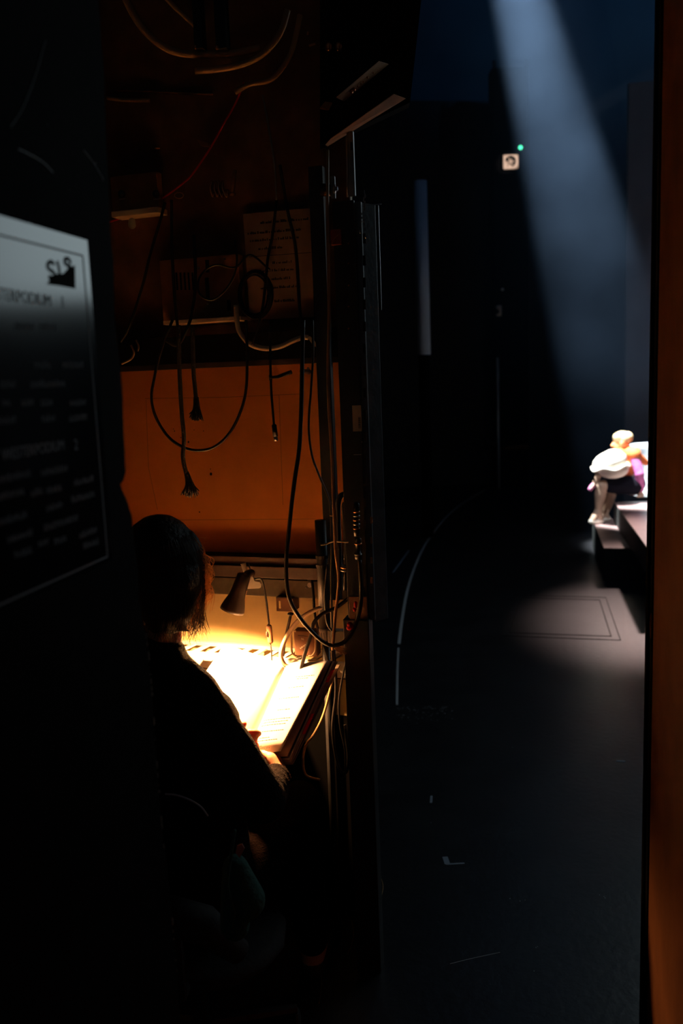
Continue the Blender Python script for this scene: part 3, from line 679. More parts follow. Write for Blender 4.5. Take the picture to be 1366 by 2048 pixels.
# chair under the person
ch = empty('office_chair', Vector((pelv.x, pelv.y, 0)), 'black chair with a rounded back under the seated reader', 'chair')
sz = pelv.z-0.17
bm = bmesh.new(); b_ell(bm, Vector((pelv.x+0.02, pelv.y+0.04, sz-0.02)), (0.22, 0.22, 0.045)); fin('seat', bm, MT['chair_cloth'], ch, smooth=True)
bm = bmesh.new(); bc = P(365, 1660, 1.86)
pts = []
b_tube(bm, [Vector((pelv.x-0.20, pelv.y-0.15, sz+0.22)), Vector((pelv.x-0.08, pelv.y-0.235, sz+0.25)), Vector((pelv.x+0.07, pelv.y-0.24, sz+0.20)), Vector((pelv.x+0.14, pelv.y-0.20, sz+0.1))], [0.03, 0.045, 0.045, 0.03], 12); fin('backrest', bm, MT['chair_cloth'], ch, smooth=True)
bm = bmesh.new(); b_tube(bm, [Vector((pelv.x, pelv.y-0.22, sz+0.2)), Vector((pelv.x, pelv.y-0.22, sz)), Vector((pelv.x, pelv.y-0.02, sz-0.05))], 0.012, 8); fin('back_support', bm, MT['blk_metal'], ch)
bm = bmesh.new(); b_tube(bm, [Vector((pelv.x, pelv.y, sz-0.05)), Vector((pelv.x, pelv.y, 0.08))], 0.022, 12); fin('pedestal', bm, MT['blk_metal'], ch)
for k in range(5):
    a_ = 2*math.pi*k/5+0.3; e = Vector((pelv.x+math.cos(a_)*0.26, pelv.y+math.sin(a_)*0.26, 0.06))
    bm = bmesh.new(); b_tube(bm, [Vector((pelv.x, pelv.y, 0.09)), e], [0.02, 0.014], 8); lg = fin('leg', bm, MT['blk_metal'], ch)
    bm = bmesh.new(); b_ell(bm, e-Z*0.030, (0.012, 0.026, 0.030)); c_ = fin('caster', bm, MT['rubber'], lg); c_.location = (0, 0, 0)
# thin pale tube in place of an edge highlight at the lower back
cable('edge_highlight', [(330, 1588), (352, 1590), (380, 1600), (402, 1614), (416, 1632)], 1.925, 0.0022, MT['tape'], 'thin grey line in place of an edge highlight across the lower back of the seated reader', 'cord')
# teal bag with pink tag
bag = empty('shoulder_bag', F(480, 1940, 0.0), 'dark teal cloth bag with a pinkish tag, low behind the chair', 'bag')
BY = 1.80
bm = bmesh.new()
def bagf(bm):
    b_capsule(bm, P(470, 1735, BY), 0.030, P(492, 1800, BY), 0.045); b_capsule(bm, P(460, 1760, BY), 0.02, P(470, 1850, BY), 0.035)
bm.free(); blob('bag_body', bagf, MT['teal'], bag, voxel=0.008, smooth=3)
bm = bmesh.new(); b_prism(bm, [P(x, y, BY-0.045) for x, y in ((474, 1692), (484, 1688), (489, 1697), (479, 1716), (471, 1706))], Vector((0, 0.003, 0))); fin('tag', bm, MT['pink_tag'], bag)
cable('strap', [(462, 1870), (464, 1845), (468, 1824), (455, 1770), (462, 1712), (470, 1660)], BY-0.05, 0.0035, MT['teal'], parent=bag)

# ================================================================== RIGHT-HAND COLUMN
col = empty('slotted_column', F(735, 1760), 'tall black slotted steel column between the booth and the stage', 'column')
CY = 2.44
vbox('front_plate', 680, 722, 400, 1240, CY, 0.012, MT['blk_metal'], col)
vbox('slotted_rail', 721, 736, 402, 1240, CY+0.002, 0.02, MT['col_face'], col)
vbox('side_face', 736, 764, 409, 1245, CY+0.004, 0.004, MT['col_face'], col, az=R(-42))
vbox('lower_post', 696, 746, 1240, 1750, CY-0.01, 0.05, MT['blk_metal'], col, zb=0.0)
CA, CB, Cd, Cn = vplane(680, 764, 800, CY, R(15))
def cp(x, y, off=0.0): return onp(x, y, CA-Cn*off, Cn)
for k, y in enumerate(range(478, 1190, 44)):
    a = cp(725, y, -0.0010 if False else 0.0); bm = bmesh.new()
    x = 729+ (0 if y < 700 else 1)
    b_box(bm, cp(x-3, y+9, 0.001)-Z*0.0, Cd*0.008, Cn*0.003, Z*0.026); fin('slot', bm, MT['hole'], col)
for y in (487, 527, 571, 613, 657):
    bm = bmesh.new(); b_ell(bm, cp(697, y, 0.001), 0.0025, u=8, v=6); fin('copper_spot', bm, MT['copper'], col)  # copper dots stand in for orange light through holes
for y in (1040, 1080, 1120, 1160):
    bm = bmesh.new(); b_box(bm, cp(741, y+7, 0.001), Cd*0.006, Cn*0.002, Z*0.018); fin('copper_spot', bm, MT['copper'], col)
# torn tape at the top
bm = bmesh.new()
for i in range(26):
    x = rnd.choice((722, 728, 729)); y = 385+i*3.6+rnd.uniform(-2, 2); b_ell(bm, cp(x+rnd.uniform(-2, 3), y, 0.002), (rnd.uniform(.001, .003), .002, rnd.uniform(.002, .006)), u=6, v=4)
b_box(bm, cp(735, 411, 0.002), Cd*0.037, Cn*0.003, Z*0.0015); b_box(bm, cp(762.5, 620, 0.001), Cd*0.0012, Cn*0.003, Z*0.27)
tag(fin('torn_tape', bm, MT['steel'], col), 'torn silvery tape and bare metal edge')
# label sticker with barcode
stk = empty('sticker', cp(715, 863, 0.002), 'small beige inventory sticker with a barcode on the black column', 'sticker')
q = cp(706, 863, 0.002); bm = bmesh.new(); hgt = cp(715, 811, 0.002).z-cp(715, 863, 0.002).z
b_box(bm, q, Cd*0.025, Cn*0.0015, Z*hgt); fin('sticker_base', bm, MT['cover'], stk)
bm = bmesh.new(); y_ = 0.008
while y_ < hgt*0.55:
    h_ = rnd.choice((0.0006, 0.0012, 0.0018)); b_box(bm, q+Cd*0.016+Z*y_-Cn*0.0003, Cd*0.007, Cn*0.0003, Z*h_); y_ += h_+rnd.choice((0.0007, 0.0013))
fin('barcode', bm, MT['sheet_ink'], stk)
bm = bmesh.new(); b_box(bm, cp(707, 910, 0.002), Cd*0.022, Cn*0.002, Z*0.0015); b_ell(bm, cp(724, 884, 0.002), 0.002, u=6, v=4)
fin('edge_scratch', bm, MT['steel'], col)
# flat steel plate low on the column
vbox('mounting_plate', 698, 735, 1193, 1245, CY-0.012, 0.003, MT['brown_board'], None, label='brownish steel mounting plate low on the slotted column by the red tape', cat='plate')

# black front post with pole and gland
fp = empty('equipment_post', at_t(P(650, 1280, 2.56), 0), 'slim black upright post with a tube, at the right end of the bright wall panel', 'post')
vbox('post_box', 634, 662, 330, 1200, 2.60, 0.03, MT['blk_metal'], fp)
A1 = P(648, 1000, 2.57)
bm = bmesh.new(); za = P(648, 1040, 2.57).z; zb = P(650, 1257, 2.57).z
Xb = P(650, 1257, 2.57)
b_tube(bm, [at_t(Xb, za), at_t(Xb, zb)], 0.017, 16); fin('tube', bm, MT['blk_metal'], fp, smooth=True)
bm = bmesh.new()
for y in (1110, 1128): b_tube(bm, [at_t(Xb, P(648, y, 2.57).z), at_t(Xb, P(648, y+6, 2.57).z)], 0.0195, 16)
fin('ring', bm, MT['blk_metal'], fp)
bm = bmesh.new(); b_tube(bm, [at_t(Xb, zb+0.004), at_t(Xb, zb-0.002), at_t(Xb, zb-0.030), at_t(Xb, zb-0.036)], [0.018, 0.0195, 0.018, 0.014], 16)
for k in range(14):
    a_ = 2*math.pi*k/14; b_tube(bm, [at_t(Xb, zb-0.008)+Vector((math.cos(a_), math.sin(a_), 0))*0.0185, at_t(Xb, zb-0.032)+Vector((math.cos(a_), math.sin(a_), 0))*0.0175], 0.0016, 5)
fin('gland_cap', bm, MT['grey_plastic'], fp, smooth=True)
bm = bmesh.new(); b_tube(bm, [at_t(Xb, zb-0.034), at_t(Xb, 0.0)], 0.012, 12); fin('lower_tube', bm, MT['blk_metal'], fp, smooth=True)

# connectors and hoses between post and column
def fitting(name, label, x, y0, y1, Y, r, cat='connector', m='blk_metal', rings=4):
    e = empty(name, P(x, y1, Y), label, cat)
    a = P(x, y0, Y); b = P(x, y1, Y); b = Vector((a.x+(b.x-a.x), a.y, b.z)); d = b-a
    bm = bmesh.new(); b_tube(bm, [a, a.lerp(b, .05), a.lerp(b, .3), a.lerp(b, .32), a.lerp(b, .7), a.lerp(b, .72), b], [r*.6, r, r, r*.8, r*.8, r*1.05, r*.9], 14); fin('sleeve', bm, MT[m], e, smooth=True)
    for k in range(rings):
        q = a.lerp(b, 0.25+0.5*k/max(1, rings-1)); bm = bmesh.new(); b_tube(bm, [q, q+d.normalized()*0.004], r*1.15, 14); fin('ring', bm, MT['steel'] if k % 2 else MT['copper'], e, smooth=True)
    return e
fitting('cable_connector', 'upper barrel connector with copper rings against the slotted column', 713, 1005, 1072, 2.40, 0.0085, rings=5)
fitting('cable_connector', 'lower black barrel connector with pale collar, below the copper-ringed one', 716, 1075, 1118, 2.40, 0.0095, rings=2)
fitting('pipe_clamp', 'steel pipe clamp bolted between the post and the column', 690, 1130, 1142, 2.46, 0.012, 'clamp', 'steel', 2)
cable('hose', [(680, 1180), (678, 1100), (676, 1040), (677, 1003), (684, 990), (695, 990)], 2.47, 0.008, MT['rubber'], 'thick black hose bent over at the top, between post and column', 'hose')
cable('hose', [(690, 1180), (691, 1100), (689, 1040), (687, 1012), (692, 1006), (697, 1008)], 2.46, 0.006, MT['rubber'], 'second, thinner black hose right of the thick bent one', 'hose')
bm = bmesh.new(); b_tube(bm, pxpts([(641, 1090), (652, 1088), (666, 1083), (680, 1083), (697, 1084)], 2.42), 0.0028, 6)
tag(fin('cable_tie', bm, MT['cream_cable'], smooth=True), 'pale flat cable tie spanning from the post to the column', 'cable tie')
bm = bmesh.new(); b_tube(bm, pxpts([(659, 1031), (664, 1032), (671, 1031)], 2.41), 0.0018, 6)
tag(fin('cable_tie', bm, MT['tan_cable'], smooth=True), 'tiny pale knot tying the thin cord to the tan cable', 'cable tie')

# ================================================================== HANGING CABLES IN THE BOOTH
cable('cable', [(345, 640), (322, 700), (309, 755), (303, 795), (312, 835), (338, 875), (368, 895), (400, 901), (432, 892), (462, 862), (484, 815), (493, 770), (494, 700), (492, 640)], 2.55, 0.0042, MT['rubber'], 'black cable hanging in a wide U loop before the orange panel')
def frayed(name, pts, y0, y1, xc, wpx, Y, label):
    e = empty(name, P(pts[0][0], pts[0][1], Y), label, 'rope')
    cable('cord', pts, Y, 0.0062, MT['rope'], parent=e)
    bm = bmesh.new()
    for i in range(60):
        a_ = rnd.uniform(0, 2*math.pi); rr_ = math.sqrt(rnd.random()); s = rr_*math.cos(a_); dy = rr_*math.sin(a_)*0.02
        b_tube(bm, smoothpts([P(pts[-1][0]+s*4, y0, Y), P(xc+s*wpx*0.42, (y0*0.5+y1*0.5), Y+dy*0.5), P(xc+s*wpx*0.9+rnd.uniform(-2, 2), y1-abs(s)*rnd.uniform(0, 12)-rnd.uniform(0, 7), Y+dy)], 4), [0.0022]*8+[0.0010], 5)
    fin('frayed_end', bm, MT['rope'], e, smooth=True)
frayed('rope', [(357, 650), (359, 740), (363, 820), (368, 875), (366, 915), (372, 945)], 943, 996, 379, 22, 2.54, 'longer black rope with a frayed tassel end, crossing the U loop')
frayed('rope', [(385, 650), (387, 740), (390, 775), (392, 797)], 794, 843, 393, 16, 2.56, 'shorter black rope with a frayed tassel end, top middle of the orange panel')
# connector lead
e = empty('microphone_lead', P(541, 650, 2.55), 'thin black lead with a cable clip and a metal-tipped plug', 'cable')
cable('lead', [(540, 640), (541, 740), (543, 790), (548, 850)], 2.55, 0.0035, MT['rubber'], parent=e)
bm = bmesh.new(); a = P(548, 848, 2.55); b = P(551, 873, 2.55); b_tube(bm, [a, a.lerp(b, .1), b], [0.004, 0.0072, 0.0078], 14); fin('plug', bm, MT['blk_metal'], e, smooth=True)
bm = bmesh.new(); c = P(552, 882, 2.55); b_tube(bm, [b, c], [0.0066, 0.006], 14); fin('plug_tip', bm, MT['steel'], e, smooth=True)
bm = bmesh.new(); b_tube(bm, [P(541, 755, 2.543), P(555, 754, 2.543), P(583, 744, 2.56)], [0.004, 0.005, 0.006], 10); b_tube(bm, [P(541, 750, 2.55), P(541, 761, 2.55)], 0.0045, 10); fin('clip', bm, MT['rope'], e, smooth=True)
# thick cable
cable('cable', [(606, 640), (604, 740), (602, 830), (598, 900), (590, 955), (583, 1010), (577, 1070), (573, 1110), (573, 1160), (580, 1200), (598, 1233), (622, 1262), (645, 1283), (664, 1291), (685, 1286), (700, 1270), (712, 1245), (721, 1210), (722, 1170), (719, 1120)], 2.40, 0.0058, MT['rubber'], 'thickest black cable, hanging right of the lamp and looping up to the red tape')
bm = bmesh.new()
for i in range(7): b_ell(bm, P(699+rnd.uniform(-3, 3), 1252+rnd.uniform(-5, 5), 2.395), (0.008, 0.006, 0.007), u=8, v=6)
tag(fin('red_tape', bm, MT['red'], smooth=True), 'larger lump of red tape wrapped round the thick cable', 'tape')
bm = bmesh.new()
for i in range(6): b_ell(bm, P(710+rnd.uniform(-1.5, 1.5), 1214+rnd.uniform(-7, 7), 2.395), (0.005, 0.005, 0.007), u=8, v=6)
tag(fin('red_tape', bm, MT['red'], smooth=True), 'smaller red tape wrap, just above the larger lump', 'tape')
cable('cable', [(625, 640), (626, 710), (622, 780), (618, 830), (618, 870), (625, 915), (640, 955), (655, 990), (661, 1020), (663, 1100), (663, 1200), (665, 1330)], 2.50, 0.0032, MT['rubber'], 'thin black cable bowing left then running down the front of the post')
cable('cable', [(655, 300), (655, 440), (657, 540), (658, 640), (656, 730), (658, 820), (663, 900), (666, 980), (668, 1030), (671, 1100), (677, 1150), (676, 1185), (671, 1225), (668, 1260), (665, 1300)], 2.40, 0.0042, MT['tan_cable'], 'pale tan cable running down in front of the black post')
cable('cable', [(617, 1160, 2.68), (623, 1160, 2.66), (627, 1190, 2.62), (629, 1225, 2.6), (637, 1262, 2.58), (650, 1300, 2.56), (662, 1340, 2.55)], 2.6, 0.0045, MT['rubber'], 'black cable coming out of the grey trunking beside the screw')
cable('cable', [(655, 1130), (650, 1180), (651, 1220), (655, 1248), (665, 1262), (672, 1262)], 2.49, 0.0035, MT['rubber'], 'short dark cable curving down in front of the tube')
cable('cord', [(582, 1226), (577, 1250), (570, 1280), (566, 1312)], 2.62, 0.0045, MT['rubber'], 'short dark cord hanging from the slotted angle bracket', 'cord')
bm = bmesh.new(); b_ell(bm, P(581, 1228, 2.615), (0.010, 0.008, 0.006))
tag(fin('cord_knot', bm, MT['rubber'], smooth=True), 'dark knot tied under the slotted angle bracket', 'knot')
cable('cable', [(650, 1213), (625, 1222), (600, 1238), (580, 1262), (566, 1290), (562, 1312), (570, 1330), (585, 1336)], 2.56, 0.0068, MT['cream_cable'], 'thick cream cable curving down at the left of the intercom box')
cable('cable', [(700, 1195), (672, 1215), (645, 1228), (628, 1245), (622, 1270), (612, 1300), (600, 1345)], 2.45, 0.0055, MT['rubber'], 'stiff black cable crossing in front of the intercom box')
cable('cable', [(700, 1300), (688, 1340), (678, 1400), (680, 1450), (690, 1500), (690, 1545), (682, 1560)], 2.48, 0.003, MT['rubber'], 'thin cable hanging beside the book and curling at its end')
cable('cable', [(672, 1330), (650, 1420), (630, 1465), (612, 1490), (606, 1520), (612, 1550), (640, 1560)], 2.52, 0.004, MT['tan_cable'], 'brown cable loop low behind the right edge of the book')
cable('cable', [(668, 1300), (672, 1380), (665, 1460), (676, 1530), (692, 1545), (697, 1510), (690, 1450)], 2.5, 0.0045, MT['rubber'], 'black cable loop hanging below the book beside the column')
# light coloured frayed string
bm = bmesh.new()
for i in range(26):
    b_tube(bm, smoothpts([P(668, 1293, 2.41), P(676+rnd.uniform(-3, 4), 1298+rnd.uniform(-4, 4), 2.41), P(690+rnd.uniform(-8, 5), 1304+rnd.uniform(-8, 6), 2.41)], 4), 0.0011, 5)
tag(fin('frayed_string', bm, MT['tan_cable'], smooth=True), 'pale frayed string end beside the loop of thick cable', 'string')

# intercom box in a wire frame
ib = empty('intercom_box', P(605, 1318, 2.60), 'small dark intercom box with a pale wire guard and script marking', 'intercom')
IY = 2.60
vbox('housing', 588, 634, 1262, 1313, IY, 0.04, MT['brown_board'], ib, bevel=0.004)
bm = bmesh.new(); b_tube(bm, smoothpts([P(x, y, IY-0.035) for x, y in ((592, 1262), (583, 1264), (583, 1285), (584, 1304), (590, 1311), (594, 1312))], 3), 0.0032, 8)
b_tube(bm, smoothpts([P(x, y, IY-0.035) for x, y in ((630, 1266), (631, 1285), (630, 1302), (624, 1311), (617, 1312))], 3), 0.0032, 8); fin('wire_guard', bm, MT['cream_cable'], ib, smooth=True)
bm = bmesh.new(); b_tube(bm, [P(596, 1271, IY-0.006), P(618, 1273, IY-0.012)], 0.0008, 5); fin('groove', bm, MT['hole'], ib)
bm = bmesh.new(); b_tube(bm, smoothpts([P(600+i*1.7, 1297-i*1.15+(1.4 if i % 2 else -1.4), IY-0.009-0.0006*i) for i in range(10)], 4), 0.0007, 5)
fin('script_mark', bm, MT['white_plastic'], ib)
A, B_, d_, n_ = vplane(588, 634, 1280, IY-0.001, R(15))
text_mesh('number', '96', 0.010, onp(602, 1280, A-n_*0.0012, n_), d_, Z, MT['white_plastic'], ib)
# socket block on the tray
vbox('junction_box', 655, 690, 1262, 1292, 2.55, 0.03, MT['grey_plastic'], None, label='grey junction box behind the thick cable loop, beside the tube', cat='junction box', bevel=0.003)

# ================================================================== UPPER BOOTH EQUIPMENT
# switch box
swb = empty('switch_box', W(400, 645, 0.06), 'flat brown metal switch box with vertical slots and a bright lower lip', 'switch box')
wbox('box_cover', 322, 480, 514, 640, 0.055, 0.035, MT['batten'], swb)
wbox('lower_lip', 326, 482, 637, 645, 0.10, 0.08, MT['cream_cable'], swb, bevel=0.001)  # pale cream stands in for lamplight catching the lip
for k in range(5):
    x = 352+k*8; wbox('slot', x, x+3, 545, 580, 0.0565, 0.002, MT['hole'], swb, bevel=0)
for x0, y0, y1 in ((411, 555, 600), (454, 600, 622), (411, 520, 545)): wbox('slot', x0, x0+7, y0, y1, 0.0565, 0.002, MT['hole'], swb, bevel=0)
for x, y in ((397, 536), (449, 518), (415, 608), (386, 622), (456, 626)):
    bm = bmesh.new(); b_ell(bm, W(x, y, 0.057), 0.0035, u=8, v=6); fin('screw', bm, MT['steel'], swb)
# upper-left bracket box
ulb = empty('bracket_box', W(270, 425, 0.06), 'brown metal bracket box with two bolts, upper left beneath the red cord', 'bracket')
wbox('face_plate', 222, 316, 348, 420, 0.055, 0.03, MT['batten'], ulb)
wbox('lower_lip', 222, 316, 418, 430, 0.085, 0.06, MT['cream_cable'], ulb)  # lit lip again painted in pale cream
for x in (244, 313):
    bm = bmesh.new(); b_lathe(bm, W(x, 388, 0.056), -WN, [(0, 0.011), (0.006, 0.011), (0.007, 0.006), (0.012, 0.006)], 14); fin('bolt', bm, MT['dull_steel'], ulb, smooth=True)
    bm = bmesh.new(); b_box(bm, W(x-6, 400, 0.058), WD*0.024, WN*0.002, Z*0.003); fin('edge_strip', bm, MT['cream_cable'], ulb)
bm = bmesh.new(); b_capsule(bm, W(264, 443, 0.07), 0.011, W(264, 450, 0.07), 0.012); fin('knob', bm, MT['grey_plastic'], ulb, smooth=True)
# notice sheet
ns = empty('notice', W(550, 640, 0.022), 'dim brownish paper notice with rows of dark print, taped behind the cables', 'notice')
def nsq(u_, v_, off=0.03): # notice coords from its four pixel corners
    a, b, c, d = W(486, 424, off), W(622, 416, off), W(628, 634, off), W(556, 640, off)
    a = W(486, 428, off); d = W(500, 640, off); return a.lerp(b, u_).lerp(d.lerp(c, u_), v_)
bm = bmesh.new(); b_prism(bm, [nsq(0, 0), nsq(1, 0), nsq(1, 1), nsq(0, 1)], WN*0.002); fin('sheet', bm, MT['sheet'], ns)
for v_, u0, u1 in ((0.08, 0.25, 0.95), (0.17, 0.05, 0.85), (0.24, 0.08, 0.8), (0.32, 0.2, 0.55), (0.46, 0.4, 0.7), (0.53, 0.2, 0.7), (0.61, 0.3, 0.65), (0.69, 0.2, 0.8), (0.82, 0.4, 0.7)):
    u_ = u0; bm = bmesh.new()
    while u_ < u1:
        e_ = u_+rnd.uniform(0.008, 0.018); h_ = rnd.choice((0.014, 0.016, 0.024)); b_prism(bm, [nsq(u_, v_+0.024-h_, 0.0325), nsq(e_, v_+0.024-h_, 0.0325), nsq(e_, v_+0.024, 0.0325), nsq(u_, v_+0.024, 0.0325)], WN*0.001); u_ = e_+rnd.choice((0.005, 0.006, 0.022))
    fin('printed_line', bm, MT['sheet_ink'], ns)
bm = bmesh.new(); b_prism(bm, [nsq(0.05, 0.40, 0.0325), nsq(0.98, 0.40, 0.0325), nsq(0.98, 0.405, 0.0325), nsq(0.05, 0.405, 0.0325)], WN*0.001)
fin('ruled_line', bm, MT['sheet_ink'], ns)
# coil of cable on a hook
bm = bmesh.new()
pts = []
for i in range(6*28):
    a_ = 2*math.pi*i/28; k = i/28; r0 = 30+3.0*math.sin(k*2.1)+k*1.1
    pts.append(P(508+r0*math.cos(a_)*0.92+k*0.8, 590+r0*math.sin(a_)*1.32, 2.62-0.006*math.sin(k*1.7)))
b_tube(bm, pts, 0.0032, 7)
tag(fin('cable_coil', bm, MT['rubber'], smooth=True), 'oval coil of black cable hanging right of the switch box', 'cable')
cable('cable', [(540, 540), (500, 510), (470, 535), (430, 530), (402, 550), (396, 580), (410, 597), (430, 598), (455, 575), (470, 545), (474, 515), (470, 480)], 2.60, 0.003, MT['rubber'], 'thin black cable loop in front of the switch box')
cable('cable', [(472, 610), (474, 640), (480, 665), (500, 688), (530, 697), (560, 693), (585, 682), (605, 675), (617, 675)], 2.60, 0.0075, MT['cream_cable'], 'thick cream cable sagging along the shelf, upper right of the orange panel')
bm = bmesh.new(); b_prism(bm, [P(x, y, 2.58) for x, y in ((614, 674), (620, 672), (631, 684), (632, 694), (627, 692))], Vector((0, 0.02, 0)))
tag(fin('cable_end_plug', bm, MT['cream_cable'], bevel=0.001), 'ribbed cream plug at the right end of the thick cream cable', 'plug')
cable('cable', [(330, 405), (318, 450), (300, 510), (288, 560), (270, 620), (256, 660), (241, 684)], 2.60, 0.0042, MT['rubber'], 'black cable slanting down from the bracket box to the flat edge')
cable('cable', [(343, 400), (344, 500), (350, 600), (356, 660)], 2.58, 0.0045, MT['rubber'], 'upright black cable left across the switch box')
cable('cable', [(388, 470), (391, 560), (385, 620), (375, 655), (355, 690), (330, 680)], 2.57, 0.0045, MT['rubber'], 'black cable curling under the switch box slots')
cable('cable', [(262, 690), (268, 705), (262, 718), (243, 728)], 2.60, 0.003, MT['tan_cable'], 'short tan cable end poking out by the flat edge')
cable('cable', [(272, 680), (277, 692), (275, 703)], 2.60, 0.003, MT['tan_cable'], 'tiny tan cable stub above the short tan cable end')
cable('cable', [(553, 400), (545, 470), (535, 520), (530, 580), (520, 640), (505, 690)], 2.59, 0.004, MT['rubber'], 'black cable hanging across the left of the notice')
cable('cable', [(560, 330), (575, 420), (592, 500), (598, 600), (604, 660)], 2.59, 0.0045, MT['rubber'], 'black cable hanging across the middle of the notice')
cable('cable', [(525, 190), (533, 230), (543, 290), (550, 340), (553, 400)], 2.58, 0.0028, MT['dull_steel'], 'thin grey wire dropping from the ceiling cables to the notice')
# top arcs
cable('cable', [(235, -40), (262, 20), (290, 62), (325, 92), (360, 106), (410, 109), (470, 106), (520, 96)], 2.35, 0.009, MT['tan_cable'], 'thick dusty cable arc at the top, highest of the overhead loops')
cable('cable', [(390, 142), (430, 139), (480, 130), (520, 112), (548, 85), (565, 55), (575, 20)], 2.35, 0.008, MT['tan_cable'], 'thick dusty cable sweeping up to the right at the top middle')
cable('cable', [(470, 185), (500, 168), (540, 160), (565, 135), (582, 105), (592, 70), (600, 30)], 2.45, 0.007, MT['tan_cable'], 'dusty cable rising steeply right of the other overhead loops')
cable('cable', [(318, -20), (345, 10), (372, 35), (398, 60)], 2.45, 0.006, MT['tan_cable'], 'short dusty cable at the very top between the overhead arcs')
cable('cable', [(228, 181), (300, 183), (360, 186), (425, 189)], -0.024, 0.003, MT['copper'], 'thin straight rod under the overhead cable arcs')
cable('cable', [(215, 196), (250, 200), (300, 201)], -0.027, 0.006, MT['tan_cable'], 'short brown cable lying against the flat below the thin rod')
cable('cord', [(190, 455), (225, 442), (262, 430), (290, 416), (322, 399), (364, 368), (386, 347), (422, 294), (446, 250), (471, 207), (488, 165)], -0.035, 0.0030, MT['red'], 'thin red cord slanting from the bracket box up to the overhead cables', 'cord')
# hooks and clamps
e = empty('hook_cluster', W(435, 395, 0.05), 'cluster of brown coiled hooks on the dark board between bracket box and notice', 'hooks')
for k in range(4):
    bm = bmesh.new(); b_tube(bm, smoothpts([W(424+k*7, 362, 0.05), W(421+k*8, 378, 0.06), W(426+k*9, 393, 0.06), W(432+k*8, 380, 0.05)], 5), 0.0035, 7); fin('hook', bm, MT['copper'], e, smooth=True)
bm = bmesh.new(); b_ell(bm, W(464, 388, 0.05), (0.012, 0.008, 0.006)); b_tube(bm, [W(464, 388, 0.05), W(470, 340, 0.05)], 0.006, 8); fin('arm', bm, MT['brown_board'], e, smooth=True)
bm = bmesh.new(); b_tube(bm, smoothpts([W(358+9*math.cos(t*0.7), 391+6*math.sin(t*0.7), 0.05) for t in range(10)], 3), 0.0015, 6)
tag(fin('wire_ring', bm, MT['copper'], smooth=True), 'small wire ring left of the hook cluster', 'ring')
bm = bmesh.new(); b_ell(bm, W(314, 297, 0.022), (0.010, 0.005, 0.003)); tag(fin('bolt', bm, MT['copper'], smooth=True), 'single bright bolt head high above the bracket box', 'bolt')
bm = bmesh.new(); b_prism(bm, [W(x, y, 0.06) for x, y in ((393, 278), (415, 286), (416, 292), (400, 290))], WN*0.02); tag(fin('metal_lug', bm, MT['batten']), 'small brown lug on the dark board beside the red cord', 'bracket')
# overhead scaffolding bits: clamps with orange ends
e = empty('ceiling_clamp', P(660, 95, 2.6), 'small rusty clamp with two round ends under the dark ceiling', 'clamp')
for x in (657, 677):
    bm = bmesh.new(); b_ell(bm, P(x, 93, 2.55), (0.010, 0.008, 0.013)); fin('clamp_end', bm, MT['copper'], e, smooth=True)
bm = bmesh.new(); b_tube(bm, [P(618, 92, 2.55), P(631, 88, 2.55)], 0.004, 8); fin('bar', bm, MT['copper'], e)
for x, y, l in ((391, 94, 'left one of the two bright bolts below the dark uprights at the top'), (434, 95, 'right one of the two bright bolts below the dark uprights at the top'), (616, 66, 'lone tiny bright bolt above the rusty ceiling clamp')):
    bm = bmesh.new(); b_ell(bm, P(x, y, 2.328) if y > 80 else W(x, y, 0.022), (0.005, 0.005, 0.006), u=8, v=6); tag(fin('bolt', bm, MT['copper'], smooth=True), l, 'bolt')
# dark uprights at the top
for x0, x1, l in ((385, 402, 'left of the two dark blue-black uprights at the top of the booth'), (428, 450, 'right, broader of the two dark uprights at the top of the booth')):
    vbox('hanging_bar', x0, x1, -20, 98, 2.33, 0.03, MT['blk_metal'], None, label=l, cat='bar')
# overhead black box side (mask) with sloping brown battens
mq = [P(640, 290, 2.62), P(700, 262, 2.62), P(820, 205, 2.62), P(849, -60, 2.62), P(640, -60, 2.62)]
bm = bmesh.new(); b_prism(bm, mq, Vector((0.0, 0.05, 0)))
tag(fin('overhead_mask', bm, MT['black_paint']), 'black overhead masking board at the top of the column, ending in a sloped edge', 'board')
for pts_, l in (([(672, 195, 2.42), (758, 122, 2.42), (778, 128, 2.55), (688, 203, 2.55)], 'upper of the two sloping brown battens above the column'), ([(650, 290, 2.48), (662, 277, 2.42), (788, 188, 2.42), (812, 197, 2.50), (800, 203, 2.55), (655, 293, 2.55)], 'lower, longer of the two sloping brown battens above the column')):
    bm = bmesh.new(); b_prism(bm, [P(x, y, d_) for x, y, d_ in pts_], Vector((0, 0.018, 0.006))); tag(fin('batten', bm, MT['batten'], bevel=0.001), l, 'batten')
bm = bmesh.new(); 
for x, y, s in ((703, 184, .004), (708, 179, .004), (716, 172, .002), (722, 168, .002), (727, 164, .002), (747, 146, .0018), (735, 155, .0025)): b_ell(bm, P(x, y, 2.475+(203-y)*0.0002), (s*1.3, s*3, s), u=8, v=6)
tag(fin('staples', bm, MT['copper']), 'bright staples and a scrap of tape on the upper brown batten', 'staples', kind='stuff')
bm = bmesh.new(); b_prism(bm, [P(x, y, 2.6) for x, y in ((640, 215), (650, 203), (664, 205), (657, 218))], Vector((0, 0.015, 0))); tag(fin('wood_block', bm, MT['batten']), 'small brown wooden block at the left foot of the upper batten', 'block')
